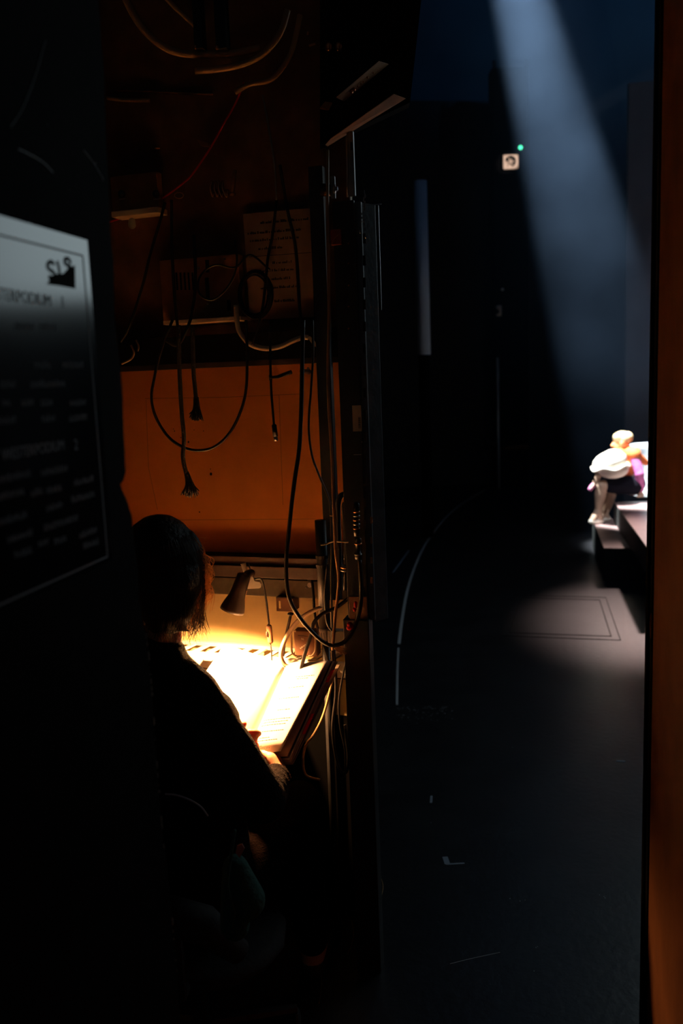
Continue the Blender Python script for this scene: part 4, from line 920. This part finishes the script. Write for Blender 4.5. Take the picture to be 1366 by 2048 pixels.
# chrome rod
rod = empty('chrome_rail', P(698, 395, 2.52), 'bright chrome sliding rail rising behind the top of the column', 'rail')
vbox('rail_body', 695, 708, 262, 392, 2.50, 0.012, MT['dull_steel'], rod, bevel=0.001)
bm = bmesh.new(); b_tube(bm, [P(693, 272, 2.495), P(695, 394, 2.495)], 0.0022, 8); fin('chrome_edge', bm, MT['steel'], rod, smooth=True)
bm = bmesh.new(); b_box(bm, P(701, 300, 2.495), Vector((0.006, 0, 0.0)), Vector((0, 0.004, 0)), Z*0.02); fin('notch', bm, MT['hole'], rod)
# pipe clamp on the post
pc = empty('pipe_clamp', P(655, 395, 2.5), 'black pipe clamp with a copper band and steel washer near the top of the post', 'clamp')
bm = bmesh.new(); b_tube(bm, [P(640, 380, 2.5), P(664, 380, 2.5)], 0.017, 16); fin('jaw', bm, MT['blk_metal'], pc, smooth=True)
bm = bmesh.new(); b_tube(bm, [P(647, 386, 2.48), P(661, 386, 2.48)], 0.007, 12); fin('band', bm, MT['copper'], pc, smooth=True)
bm = bmesh.new(); b_box(bm, P(662, 397, 2.48), Cd*0.012, Cn*0.01, Z*0.058); fin('bracket_plate', bm, MT['dull_steel'], pc, bevel=0.001)
bm = bmesh.new(); b_lathe(bm, P(668, 378, 2.48), Vector((1, -0.3, 0)), [(0, 0.014), (0.003, 0.013), (0.004, 0.006), (0.010, 0.006)], 14); fin('washer', bm, MT['steel'], pc, smooth=True)
# red switch plate
rb = empty('red_plate', P(672, 490, 2.43), 'small dull red plate with a bright wire, high on the black column', 'plate')
vbox('plate_face', 661, 682, 458, 490, 2.425, 0.008, MT['red_box'], rb)
bm = bmesh.new(); b_tube(bm, pxpts([(664, 488), (668, 478), (675, 471), (681, 468)], 2.42), 0.0012, 6); fin('wire', bm, MT['copper'], rb, smooth=True)

# ================================================================== STAGE
# floor markings
def floorstrip(name, pts, wd, m, label, cat, h=0.0015, tp=None):
    q = smoothpts([F(*p) for p in pts], 6) if len(pts) > 2 and tp is None else [F(*p) for p in pts]
    bm = bmesh.new(); L_, R_ = [], []
    for i, p in enumerate(q):
        t = (q[min(i+1, len(q)-1)]-q[max(i-1, 0)]).normalized(); s = Vector((-t.y, t.x, 0))*wd/2
        L_.append(p+s); R_.append(p-s)
    for i in range(len(q)-1):
        b_prism(bm, [L_[i], R_[i], R_[i+1], L_[i+1]], Z*h)
    return tag(fin(name, bm, m), label, cat)
floorstrip('tape_line', [(970, 980), (925, 1007), (890, 1037), (855, 1082), (832, 1128), (815, 1180), (804, 1240), (798, 1288)], 0.020, MT['tape'], 'long curved grey tape line sweeping across the black stage floor', 'tape')
floorstrip('tape_line', [(797, 1296), (795, 1340), (794, 1410)], 0.012, MT['tape'], 'short straight grey tape line, nearest piece below the long curve', 'tape')
floorstrip('floor_mark', [(786, 1145), (818, 1101)], 0.012, MT['tape_b'], 'faint slanting bluish tape mark left of the curved line', 'tape')
floorstrip('floor_mark', [(818, 1101), (838, 1102)], 0.02, MT['boom'], 'faint dark cross strip at the top of the slanting tape mark', 'tape')
floorstrip('floor_mark', [(890, 1714), (895, 1729)], 0.020, MT['tape_b'], 'short arm of the L-shaped blue-grey tape corner on the floor', 'tape')
floorstrip('floor_mark', [(892, 1729), (929, 1727)], 0.009, MT['tape_b'], 'long arm of the L-shaped blue-grey tape corner on the floor', 'tape')
floorstrip('floor_mark', [(863, 1592), (862, 1606)], 0.010, MT['tape_b'], 'tiny blue-grey tape scrap above the L-shaped tape corner', 'tape')
floorstrip('floor_mark', [(1233, 1522), (1250, 1523)], 0.010, MT['tape_b'], 'small pale tape scrap near the right wall', 'tape')
floorstrip('scratch', [(900, 1928), (940, 1918), (1000, 1905)], 0.0020, MT['tape'], 'long pale scratch on the floor near the bottom', 'scratch', h=0.0008)
# trapdoor
td = empty('trapdoor', F(1180, 1240), 'square trapdoor with grooved frame in the lit part of the floor', 'trapdoor')
c1, c2, c3, c4 = F(1212, 1195), F(1242, 1281), F(1000, 1272), F(1030, 1190)
cen = (c1+c2+c3+c4)/4
def inset(c, k): return c.lerp(cen, k)
for i, (a, b) in enumerate(((c4, c1), (c1, c2), (c2, c3), (c3, c4))):
    bm = bmesh.new(); b_prism(bm, [a, b, inset(b, 0.012), inset(a, 0.012)], Z*0.003); fin('outer_groove', bm, MT['hole'], td)
    bm = bmesh.new(); b_prism(bm, [inset(a, 0.14), inset(b, 0.14), inset(b, 0.155), inset(a, 0.155)], Z*0.003); fin('inner_groove', bm, MT['hole'], td)
# scuffs
bm = bmesh.new()
for i in range(90):
    x = rnd.uniform(795, 905); y = 1412+abs(rnd.gauss(0, 14)); s = rnd.uniform(0.0008, 0.0022); b_ell(bm, F(x, y), (s*rnd.uniform(1, 3), s, 0.0006), u=6, v=4)
for x, y in ((1025, 1495), (862, 1645), (1050, 1800), (1040, 1802), (1199, 1790), (1208, 1793), (1210, 1796), (1075, 1893), (1072, 1895), (1068, 1942), (1020, 1797)): b_ell(bm, F(x, y), (0.002, 0.003, 0.0008), u=6, v=4)
tag(fin('paint_flecks', bm, MT['tape']), 'scattered pale flecks on the black floor below the tape line', 'flecks', kind='stuff')
# thin floor wires
cable('wire', [(752, 1742), (762, 1757), (766, 1775), (760, 1800), (748, 1822)], 0, 0.0011, MT['tan_cable'], 'thin curved wire at the foot of the column, rightmost of three')
cable('wire', [(703, 1840), (707, 1865), (703, 1890), (694, 1910)], 0, 0.0009, MT['tan_cable'], 'thin curved wire near the floor, middle one of three')
cable('wire', [(632, 1905), (641, 1940), (643, 1970), (638, 2008)], 0, 0.0009, MT['tan_cable'], 'thin curved wire near the floor, lowest and leftmost of three')

# platforms
n0 = F(1207, 1162); zt1 = P(1205, 1096, n0.y).z
f0 = F(1185, 1038, zt1); n0t = at_t(n0, zt1)
dd = (f0-n0t); dd.z = 0
ls = empty('low_platform', n0, 'low black platform step with a pinkish top, under the feet of the performer', 'platform')
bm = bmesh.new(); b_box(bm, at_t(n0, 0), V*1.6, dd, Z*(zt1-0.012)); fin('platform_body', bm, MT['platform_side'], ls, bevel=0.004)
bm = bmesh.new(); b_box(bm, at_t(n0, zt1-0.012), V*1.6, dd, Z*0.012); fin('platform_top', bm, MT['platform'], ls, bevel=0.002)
z2 = zt1+0.20
e0 = F(1228, 1003, z2); e1 = F(1292, 1092, z2)
up = empty('high_platform', at_t(e1, 0), 'higher platform with a pinkish top on which the performer sits', 'platform')
de = e0-e1
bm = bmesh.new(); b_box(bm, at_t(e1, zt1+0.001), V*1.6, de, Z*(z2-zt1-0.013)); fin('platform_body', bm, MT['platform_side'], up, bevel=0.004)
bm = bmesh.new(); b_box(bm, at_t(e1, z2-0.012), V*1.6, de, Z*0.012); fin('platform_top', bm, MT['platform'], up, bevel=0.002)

# performer
AY = 8.40
pf = empty('person', F(1200, 1040, zt1), 'performer with short blond hair in orange and purple, crouched on the platform in the spotlight', 'person')
def A_(x, y, dy=0.0): return P(x, y, AY+dy)
ah = A_(1243, 884); an = A_(1248, 902); achest = A_(1255, 928); ahip = A_(1266, 968)
sL = A_(1234, 914, -0.10); sR = A_(1269, 908, -0.10); eR = A_(1279, 948, -0.16); hR = A_(1281, 985, -0.10)
eL = A_(1200, 945, -0.12); hL = A_(1190, 964, -0.12)
k1 = A_(1203, 972, -0.12); k2 = A_(1224, 980, 0.08); a1 = A_(1197, 1020, -0.08); a2 = A_(1210, 1028, 0.02)
def abody(bm):
    b_ell(bm, ah, (0.075, 0.085, 0.092)); b_ell(bm, ah+Vector((-0.035, -0.01, -0.035)), (0.05, 0.05, 0.06)); b_capsule(bm, ah+Vector((-0.085, -0.02, -0.005)), 0.010, ah+Vector((-0.098, -0.022, -0.028)), 0.014)
    b_ell(bm, ah+Vector((-0.02, -0.08, -0.01)), (0.018, 0.01, 0.026)); b_ell(bm, ah+Vector((-0.02, 0.08, -0.01)), (0.018, 0.01, 0.026))
    b_capsule(bm, ah, 0.045, an, 0.05); b_capsule(bm, an, 0.07, achest, 0.10); b_capsule(bm, achest, 0.10, ahip, 0.11)
    b_capsule(bm, sL, 0.045, eL, 0.035); b_capsule(bm, eL, 0.032, hL, 0.024); b_capsule(bm, sR, 0.045, eR, 0.036); b_capsule(bm, eR, 0.033, hR, 0.024)
    b_capsule(bm, an, 0.05, sL, 0.045); b_capsule(bm, an, 0.05, sR, 0.045)
    for k in range(4): b_capsule(bm, hR+Vector((-0.02+0.014*k, -0.01, -0.01)), 0.009, hR+Vector((-0.05+0.02*k, -0.05, -0.035)), 0.007)
    b_capsule(bm, hR, 0.011, hR+Vector((-0.05, 0, -0.02)), 0.008)
    for k in range(4): b_capsule(bm, hL+Vector((-0.005, -0.02+0.013*k, -0.01)), 0.009, hL+Vector((-0.045, -0.022+0.016*k, -0.06)), 0.0075)
    b_capsule(bm, hL, 0.011, hL+Vector((0.01, -0.02, -0.05)), 0.008)
    for k_, a, h in ((k1, a1, ahip+Vector((-0.03, -0.09, 0))), (k2, a2, ahip+Vector((-0.03, 0.06, 0)))):
        b_capsule(bm, h, 0.085, k_, 0.056); b_capsule(bm, k_, 0.054, k_.lerp(a, 0.35), 0.056); b_capsule(bm, k_.lerp(a, 0.35), 0.056, a, 0.032)
        b_capsule(bm, a, 0.034, Vector((a.x-0.07, a.y-0.03, zt1+0.035)), 0.028); b_capsule(bm, a, 0.034, Vector((a.x+0.02, a.y, zt1+0.035)), 0.03)
ab = blob('body', abody, MT['tights'], pf, voxel=0.0065, smooth=3)
ab.data.materials.append(MT['actor_skin'])
for p_ in ab.data.polygons:
    if p_.center.z+0.0 > an.z-0.02 and (p_.center-an).length < 0.22: p_.material_index = 1
def face(bm):
    b_ell(bm, ah+Vector((-0.012, -0.006, -0.02)), (0.084, 0.088, 0.085)); b_capsule(bm, ah-Z*0.02, 0.056, an, 0.062)
def shirt(bm):
    b_capsule(bm, an-Z*0.02, 0.085, achest, 0.125); b_capsule(bm, achest, 0.115, achest-Z*0.05, 0.115)
    b_capsule(bm, an-Z*0.01, 0.07, sL, 0.062); b_capsule(bm, sL, 0.06, sL.lerp(eL, 0.7), 0.052); b_capsule(bm, an, 0.06, sR, 0.064)
    b_capsule(bm, sR, 0.050, A_(1293, 926, -0.04), 0.03); b_ell(bm, an-Z*0.01, (0.075, 0.085, 0.055))
blob('orange_shirt', shirt, MT['actor_orange'], pf, voxel=0.01, smooth=3)
def sleeve(bm):
    b_capsule(bm, sR-Z*0.025, 0.050, eR, 0.044); b_capsule(bm, eR, 0.046, eR.lerp(hR, 0.8), 0.036)
    for t in (0.05, 0.3, 0.55): b_ell(bm, eR.lerp(hR, t), (0.050, 0.048, 0.018))
blob('purple_sleeve', sleeve, MT['purple'], pf, voxel=0.008, smooth=2)
def shorts(bm):
    for k_, h in ((k1, ahip+Vector((-0.03, -0.09, 0))), (k2, ahip+Vector((-0.03, 0.06, 0)))): b_capsule(bm, h, 0.095, h.lerp(k_, 0.78), 0.070)
    b_ell(bm, ahip, (0.12, 0.14, 0.10))
blob('shorts', shorts, MT['shorts'], pf, voxel=0.01, smooth=3)
def ahair(bm):
    b_ell(bm, ah+Vector((0.005, 0, 0.032)), (0.086, 0.088, 0.075)); b_ell(bm, ah+Vector((0.055, 0, 0.045)), (0.055, 0.065, 0.055)); b_ell(bm, ah+Vector((-0.035, -0.02, 0.05)), (0.055, 0.06, 0.045))
blob('hair', ahair, MT['blond'], pf, voxel=0.007, smooth=3)
def glove(bm):
    b_capsule(bm, hL+Vector((-0.02, 0, -0.035)), 0.025, hL+Vector((-0.045, 0, -0.065)), 0.022)
blob('glove', glove, MT['pinkglove'], pf, voxel=0.006, smooth=2)
for a in (a1, a2):
    bm = bmesh.new(); b_capsule(bm, Vector((a.x-0.075, a.y-0.03, zt1+0.028)), 0.030, Vector((a.x-0.02, a.y-0.01, zt1+0.028)), 0.030); b_capsule(bm, Vector((a.x-0.02, a.y-0.01, zt1+0.028)), 0.03, Vector((a.x+0.03, a.y, zt1+0.028)), 0.027)
    fin('shoe', bm, MT['actor_white'], pf, smooth=True)
# big cream cushion
cu = empty('cushion', A_(1220, 962, -0.16), 'big puffed cream cushion clutched on the lap of the performer', 'cushion')
cc = A_(1219, 930, -0.14)
def cush(bm):
    b_ell(bm, cc+Vector((0.0, 0, 0.03)), (0.165, 0.15, 0.10), Matrix.Rotation(R(-18), 3, 'Y')); b_ell(bm, cc+Vector((0.04, 0, 0.075)), (0.10, 0.12, 0.075)); b_ell(bm, cc+Vector((0.03, 0, -0.045)), (0.15, 0.14, 0.085))
blob('cushion_cover', cush, MT['actor_white'], cu, voxel=0.009, smooth=3)
bm = bmesh.new(); q = []
for i in range(41):
    a_ = 2*math.pi*i/40; q.append(cc+Vector((0.008+math.cos(a_)*0.172, math.sin(a_)*0.157, -0.020+0.014*math.sin(a_*5)-0.05*math.cos(a_)*-0.35)))
b_tube(bm, q, 0.011, 8); fin('rim_seam', bm, MT['actor_white'], cu, smooth=True)
# white shell chair behind
wc = empty('white_chair', A_(1290, 992, 0.25), 'pale white shell chair with a curved back, behind the performer', 'chair')
bm = bmesh.new(); cpos = A_(1300, 940, 0.28); rows_ = []
for j in range(9):
    zz = z2+0.02+j*0.062; row = []
    for i in range(15):
        a_ = R(-20+i*220/14); rr_ = 0.20+0.02*math.sin(j*0.5); row.append(Vector((cpos.x+rr_*math.cos(a_), cpos.y+rr_*math.sin(a_), zz if j < 8 else zz-0.01+0.0*i)))
    rows_.append(row)
vv = [[bm.verts.new(p) for p in r_] for r_ in rows_]
for j in range(8):
    for i in range(14): bm.faces.new((vv[j][i], vv[j][i+1], vv[j+1][i+1], vv[j+1][i]))
sh_ = fin('shell', bm, MT['white_shell'], wc, smooth=True); md = sh_.modifiers.new('s', 'SOLIDIFY'); md.thickness = 0.015
bm = bmesh.new(); b_tube(bm, rows_[8], 0.013, 8); fin('rim', bm, MT['white_shell'], wc, smooth=True)
bm = bmesh.new(); b_tube(bm, [Vector((cpos.x, cpos.y, z2+0.015)), Vector((cpos.x, cpos.y, z2+0.05))], 0.19, 20); fin('seat', bm, MT['white_shell'], wc)

# far right flat beside the beam
bm = bmesh.new(); A = P(1253, 600, 10.6)
b_box(bm, Vector((A.x, A.y, 0)), Vector((2.4, -0.3, 0)), Vector((0, 0.06, 0)), Z*(P(1280, 165, 10.6).z))
tag(fin('stage_flat', bm, MT['leg_cloth']), 'pale blue-grey upright flat behind the performer, beside the right wall', 'stage flat')

# lighting tower
TY = 13.2
tw = empty('lighting_tower', at_t(P(1025, 940, TY), 0), 'tall black lighting tower with dark equipment shelves, beyond the tape line', 'tower')
for x in (994, 1056):
    q = P(x, 600, TY); bm = bmesh.new(); b_tube(bm, [at_t(q, 0), at_t(q, P(1025, 120, TY).z)], 0.03, 10); fin('upright', bm, MT['boom'], tw)
for y in (390, 492, 640, 780, 893):
    a = P(990, y, TY); b = P(1058, y, TY); bm = bmesh.new(); b_box(bm, Vector((a.x, a.y, a.z)), Vector((b.x-a.x, 0, 0)), Vector((0, 0.3, 0)), Z*0.05); fin('shelf_rail', bm, MT['tape'] if y < 500 else MT['boom'], tw)
a = P(992, 930, TY); bm = bmesh.new(); b_box(bm, Vector((a.x, TY-0.03, 0)), Vector((0.5, 0, 0)), Vector((0, 0.3, 0)), Z*6.0); fin('panel', bm, MT['blk'], tw)
def twp(name, x0, x1, y0, y1, m, label, cat, dy=-0.08):
    e = empty(name, P((x0+x1)/2, y1, TY+dy), label, cat); a = P(x0, y1, TY+dy); b = P(x1, y0, TY+dy)
    bm = bmesh.new(); b_box(bm, a, Vector((b.x-a.x, 0, 0)), Vector((0, 0.05, 0)), Z*(b.z-a.z)); fin('face_plate', bm, m, e, bevel=0.015); return e
sp = twp('ventilator', 1006, 1037, 308, 339, MT['plate_white'], 'small square white plate with a round dark fan, high on the tower', 'fan', -0.08)
bm = bmesh.new(); b_tube(bm, [P(1021, 323, TY-0.09), P(1021, 323, TY-0.07)], 0.078, 20); fin('opening', bm, MT['hole'], sp)
for k in range(3):
    a_ = k*math.pi/3; bm = bmesh.new(); c_ = P(1021, 323, TY-0.095); d_ = Vector((math.cos(a_), 0, math.sin(a_)))*0.06; b_tube(bm, [c_-d_, c_+d_], 0.008, 6); fin('blade', bm, MT['plate_white'], sp)
bm = bmesh.new(); b_ell(bm, P(1041, 295, TY-0.045), 0.030); tag(fin('indicator_light', bm, MT['led'], smooth=True), 'tiny glowing green indicator light above the white plate', 'indicator light')
s2 = twp('socket', 993, 1004, 610, 633, MT['plate_white'], 'small pale socket on the tower edge, well below the white fan plate', 'socket')
bm = bmesh.new(); b_ell(bm, P(992, 623, TY-0.08), (0.05, 0.02, 0.04)); fin('opening', bm, MT['hole'], s2)
bm = bmesh.new(); b_ell(bm, P(1005, 579, TY-0.05), 0.022); tag(fin('knob', bm, MT['tape'], smooth=True), 'small grey knob just above the pale socket', 'knob')
bm = bmesh.new(); a = P(995, 715, TY-0.05); b = P(995, 940, TY-0.05); b_tube(bm, [at_t(a, a.z), at_t(a, 0)], 0.018, 8)
tag(fin('pipe', bm, MT['tape'], smooth=True), 'thin grey vertical pipe along the left edge of the tower', 'pipe')
bm = bmesh.new(); a = P(1008, 897, TY-0.06); b = P(1056, 893, TY-0.06); b_tube(bm, [a, b], [0.02, 0.04], 8)
tag(fin('wooden_bar', bm, MT['orange_wall']), 'short dull orange bar low on the tower', 'bar')
e = empty('hanging_cables', P(965, 920, TY-0.2), 'bundle of dark looped cables hanging beside the foot of the tower', 'cable')
for lst in ([(955, 870), (950, 895), (955, 912), (966, 925)], [(975, 880), (984, 890), (992, 880)], [(960, 880), (968, 905), (975, 925)]):
    bm = bmesh.new(); b_tube(bm, pxpts(lst, TY-0.2), 0.02, 6); fin('cable_loop', bm, MT['rubber'], e)
# pale column between
bm = bmesh.new(); a = P(845, 600, 9.5); zt_ = P(843, 362, 9.5).z; zb_ = P(848, 710, 9.5).z
b_tube(bm, [at_t(a, zb_), at_t(a, zt_)], 0.075, 16); hp = tag(fin('hanging_pipe', bm, MT['tape_b'], smooth=True), 'dim grey-blue vertical duct in the darkness right of the column', 'duct')
bm = bmesh.new(); b_tube(bm, [at_t(a, 0), at_t(a, zb_)], 0.06, 12); tag(fin('duct_stand', bm, MT['blk']), 'black stand under the dim grey-blue duct', 'stand')

# stage haze
bm = bmesh.new(); b_box(bm, Vector((0.9, 4.2, 0.01)), Vector((6.0, 0, 0)), Vector((0, 9.2, 0)), Z*9.4)
hz = fin('stage_haze', bm, None)
m = bpy.data.materials.new('haze'); m.use_nodes = True; nt = m.node_tree; nt.nodes.clear()
out = nt.nodes.new('ShaderNodeOutputMaterial'); vs_ = nt.nodes.new('ShaderNodeVolumeScatter')
vs_.inputs['Color'].default_value = (0.36, 0.58, 0.95, 1); vs_.inputs['Anisotropy'].default_value = 0.0
HAZE = 0.018
tc = nt.nodes.new('ShaderNodeTexCoord'); nz = nt.nodes.new('ShaderNodeTexNoise'); nz.inputs['Scale'].default_value = 1.3; nz.inputs['Detail'].default_value = 3
mr = nt.nodes.new('ShaderNodeMapRange'); mr.inputs['From Min'].default_value = 0.35; mr.inputs['From Max'].default_value = 0.68; mr.inputs['To Min'].default_value = HAZE*0.5; mr.inputs['To Max'].default_value = HAZE*1.7
nt.links.new(tc.outputs['Object'], nz.inputs['Vector']); nt.links.new(nz.outputs['Fac'], mr.inputs['Value']); sx = nt.nodes.new('ShaderNodeSeparateXYZ'); mz = nt.nodes.new('ShaderNodeMapRange'); mz.inputs['From Min'].default_value = 1.3; mz.inputs['From Max'].default_value = 5.2; mz.inputs['To Min'].default_value = 0.12; mz.inputs['To Max'].default_value = 1.9
mu = nt.nodes.new('ShaderNodeMath'); mu.operation = 'MULTIPLY'
nt.links.new(tc.outputs['Object'], sx.inputs[0]); nt.links.new(sx.outputs['Z'], mz.inputs['Value']); nt.links.new(mr.outputs['Result'], mu.inputs[0]); nt.links.new(mz.outputs['Result'], mu.inputs[1])
nt.links.new(mu.outputs[0], vs_.inputs['Density'])
nt.links.new(vs_.outputs['Volume'], out.inputs['Volume']); hz.data.materials.clear(); hz.data.materials.append(m)
tag(hz, 'blue stage haze filling the air in the spotlight beam', 'haze', kind='stuff')

# chip of bare wood on the edge of the right wall
bm = bmesh.new(); q = RP0+U*0.002; zc = onp(1303, 1240, RP0, RN).z
b_ell(bm, Vector((q.x, q.y, zc))-V*0.005, (0.003, 0.004, 0.026), u=10, v=8); b_ell(bm, Vector((q.x, q.y, zc-0.02))-V*0.005, (0.002, 0.003, 0.016), u=8, v=6)
struct(fin('trim_3', bm, MT['orange_wall'], smooth=True))

# groups of repeated things
GR = {'rope': 'ropes with frayed ends before the orange panel', 'batten': 'sloping battens above the column', 'tape_line': 'tape lines on the stage floor',
      'floor_mark': 'small tape marks on the stage floor', 'hanging_bar': 'dark uprights at the top of the booth', 'bolt': 'bright bolts in the upper booth',
      'wire': 'thin wires near the floor', 'hose': 'hoses between post and column', 'red_tape': 'red tape wraps on the thick cable',
      'cable_connector': 'barrel connectors on the column', 'cable': 'cables in the booth', 'cable_tie': 'ties on the post'}
for o in bpy.data.objects:
    if o.parent is None and o.get('label'):
        k_ = o.name.split('.')[0]
        if k_ in GR: o['group'] = GR[k_]
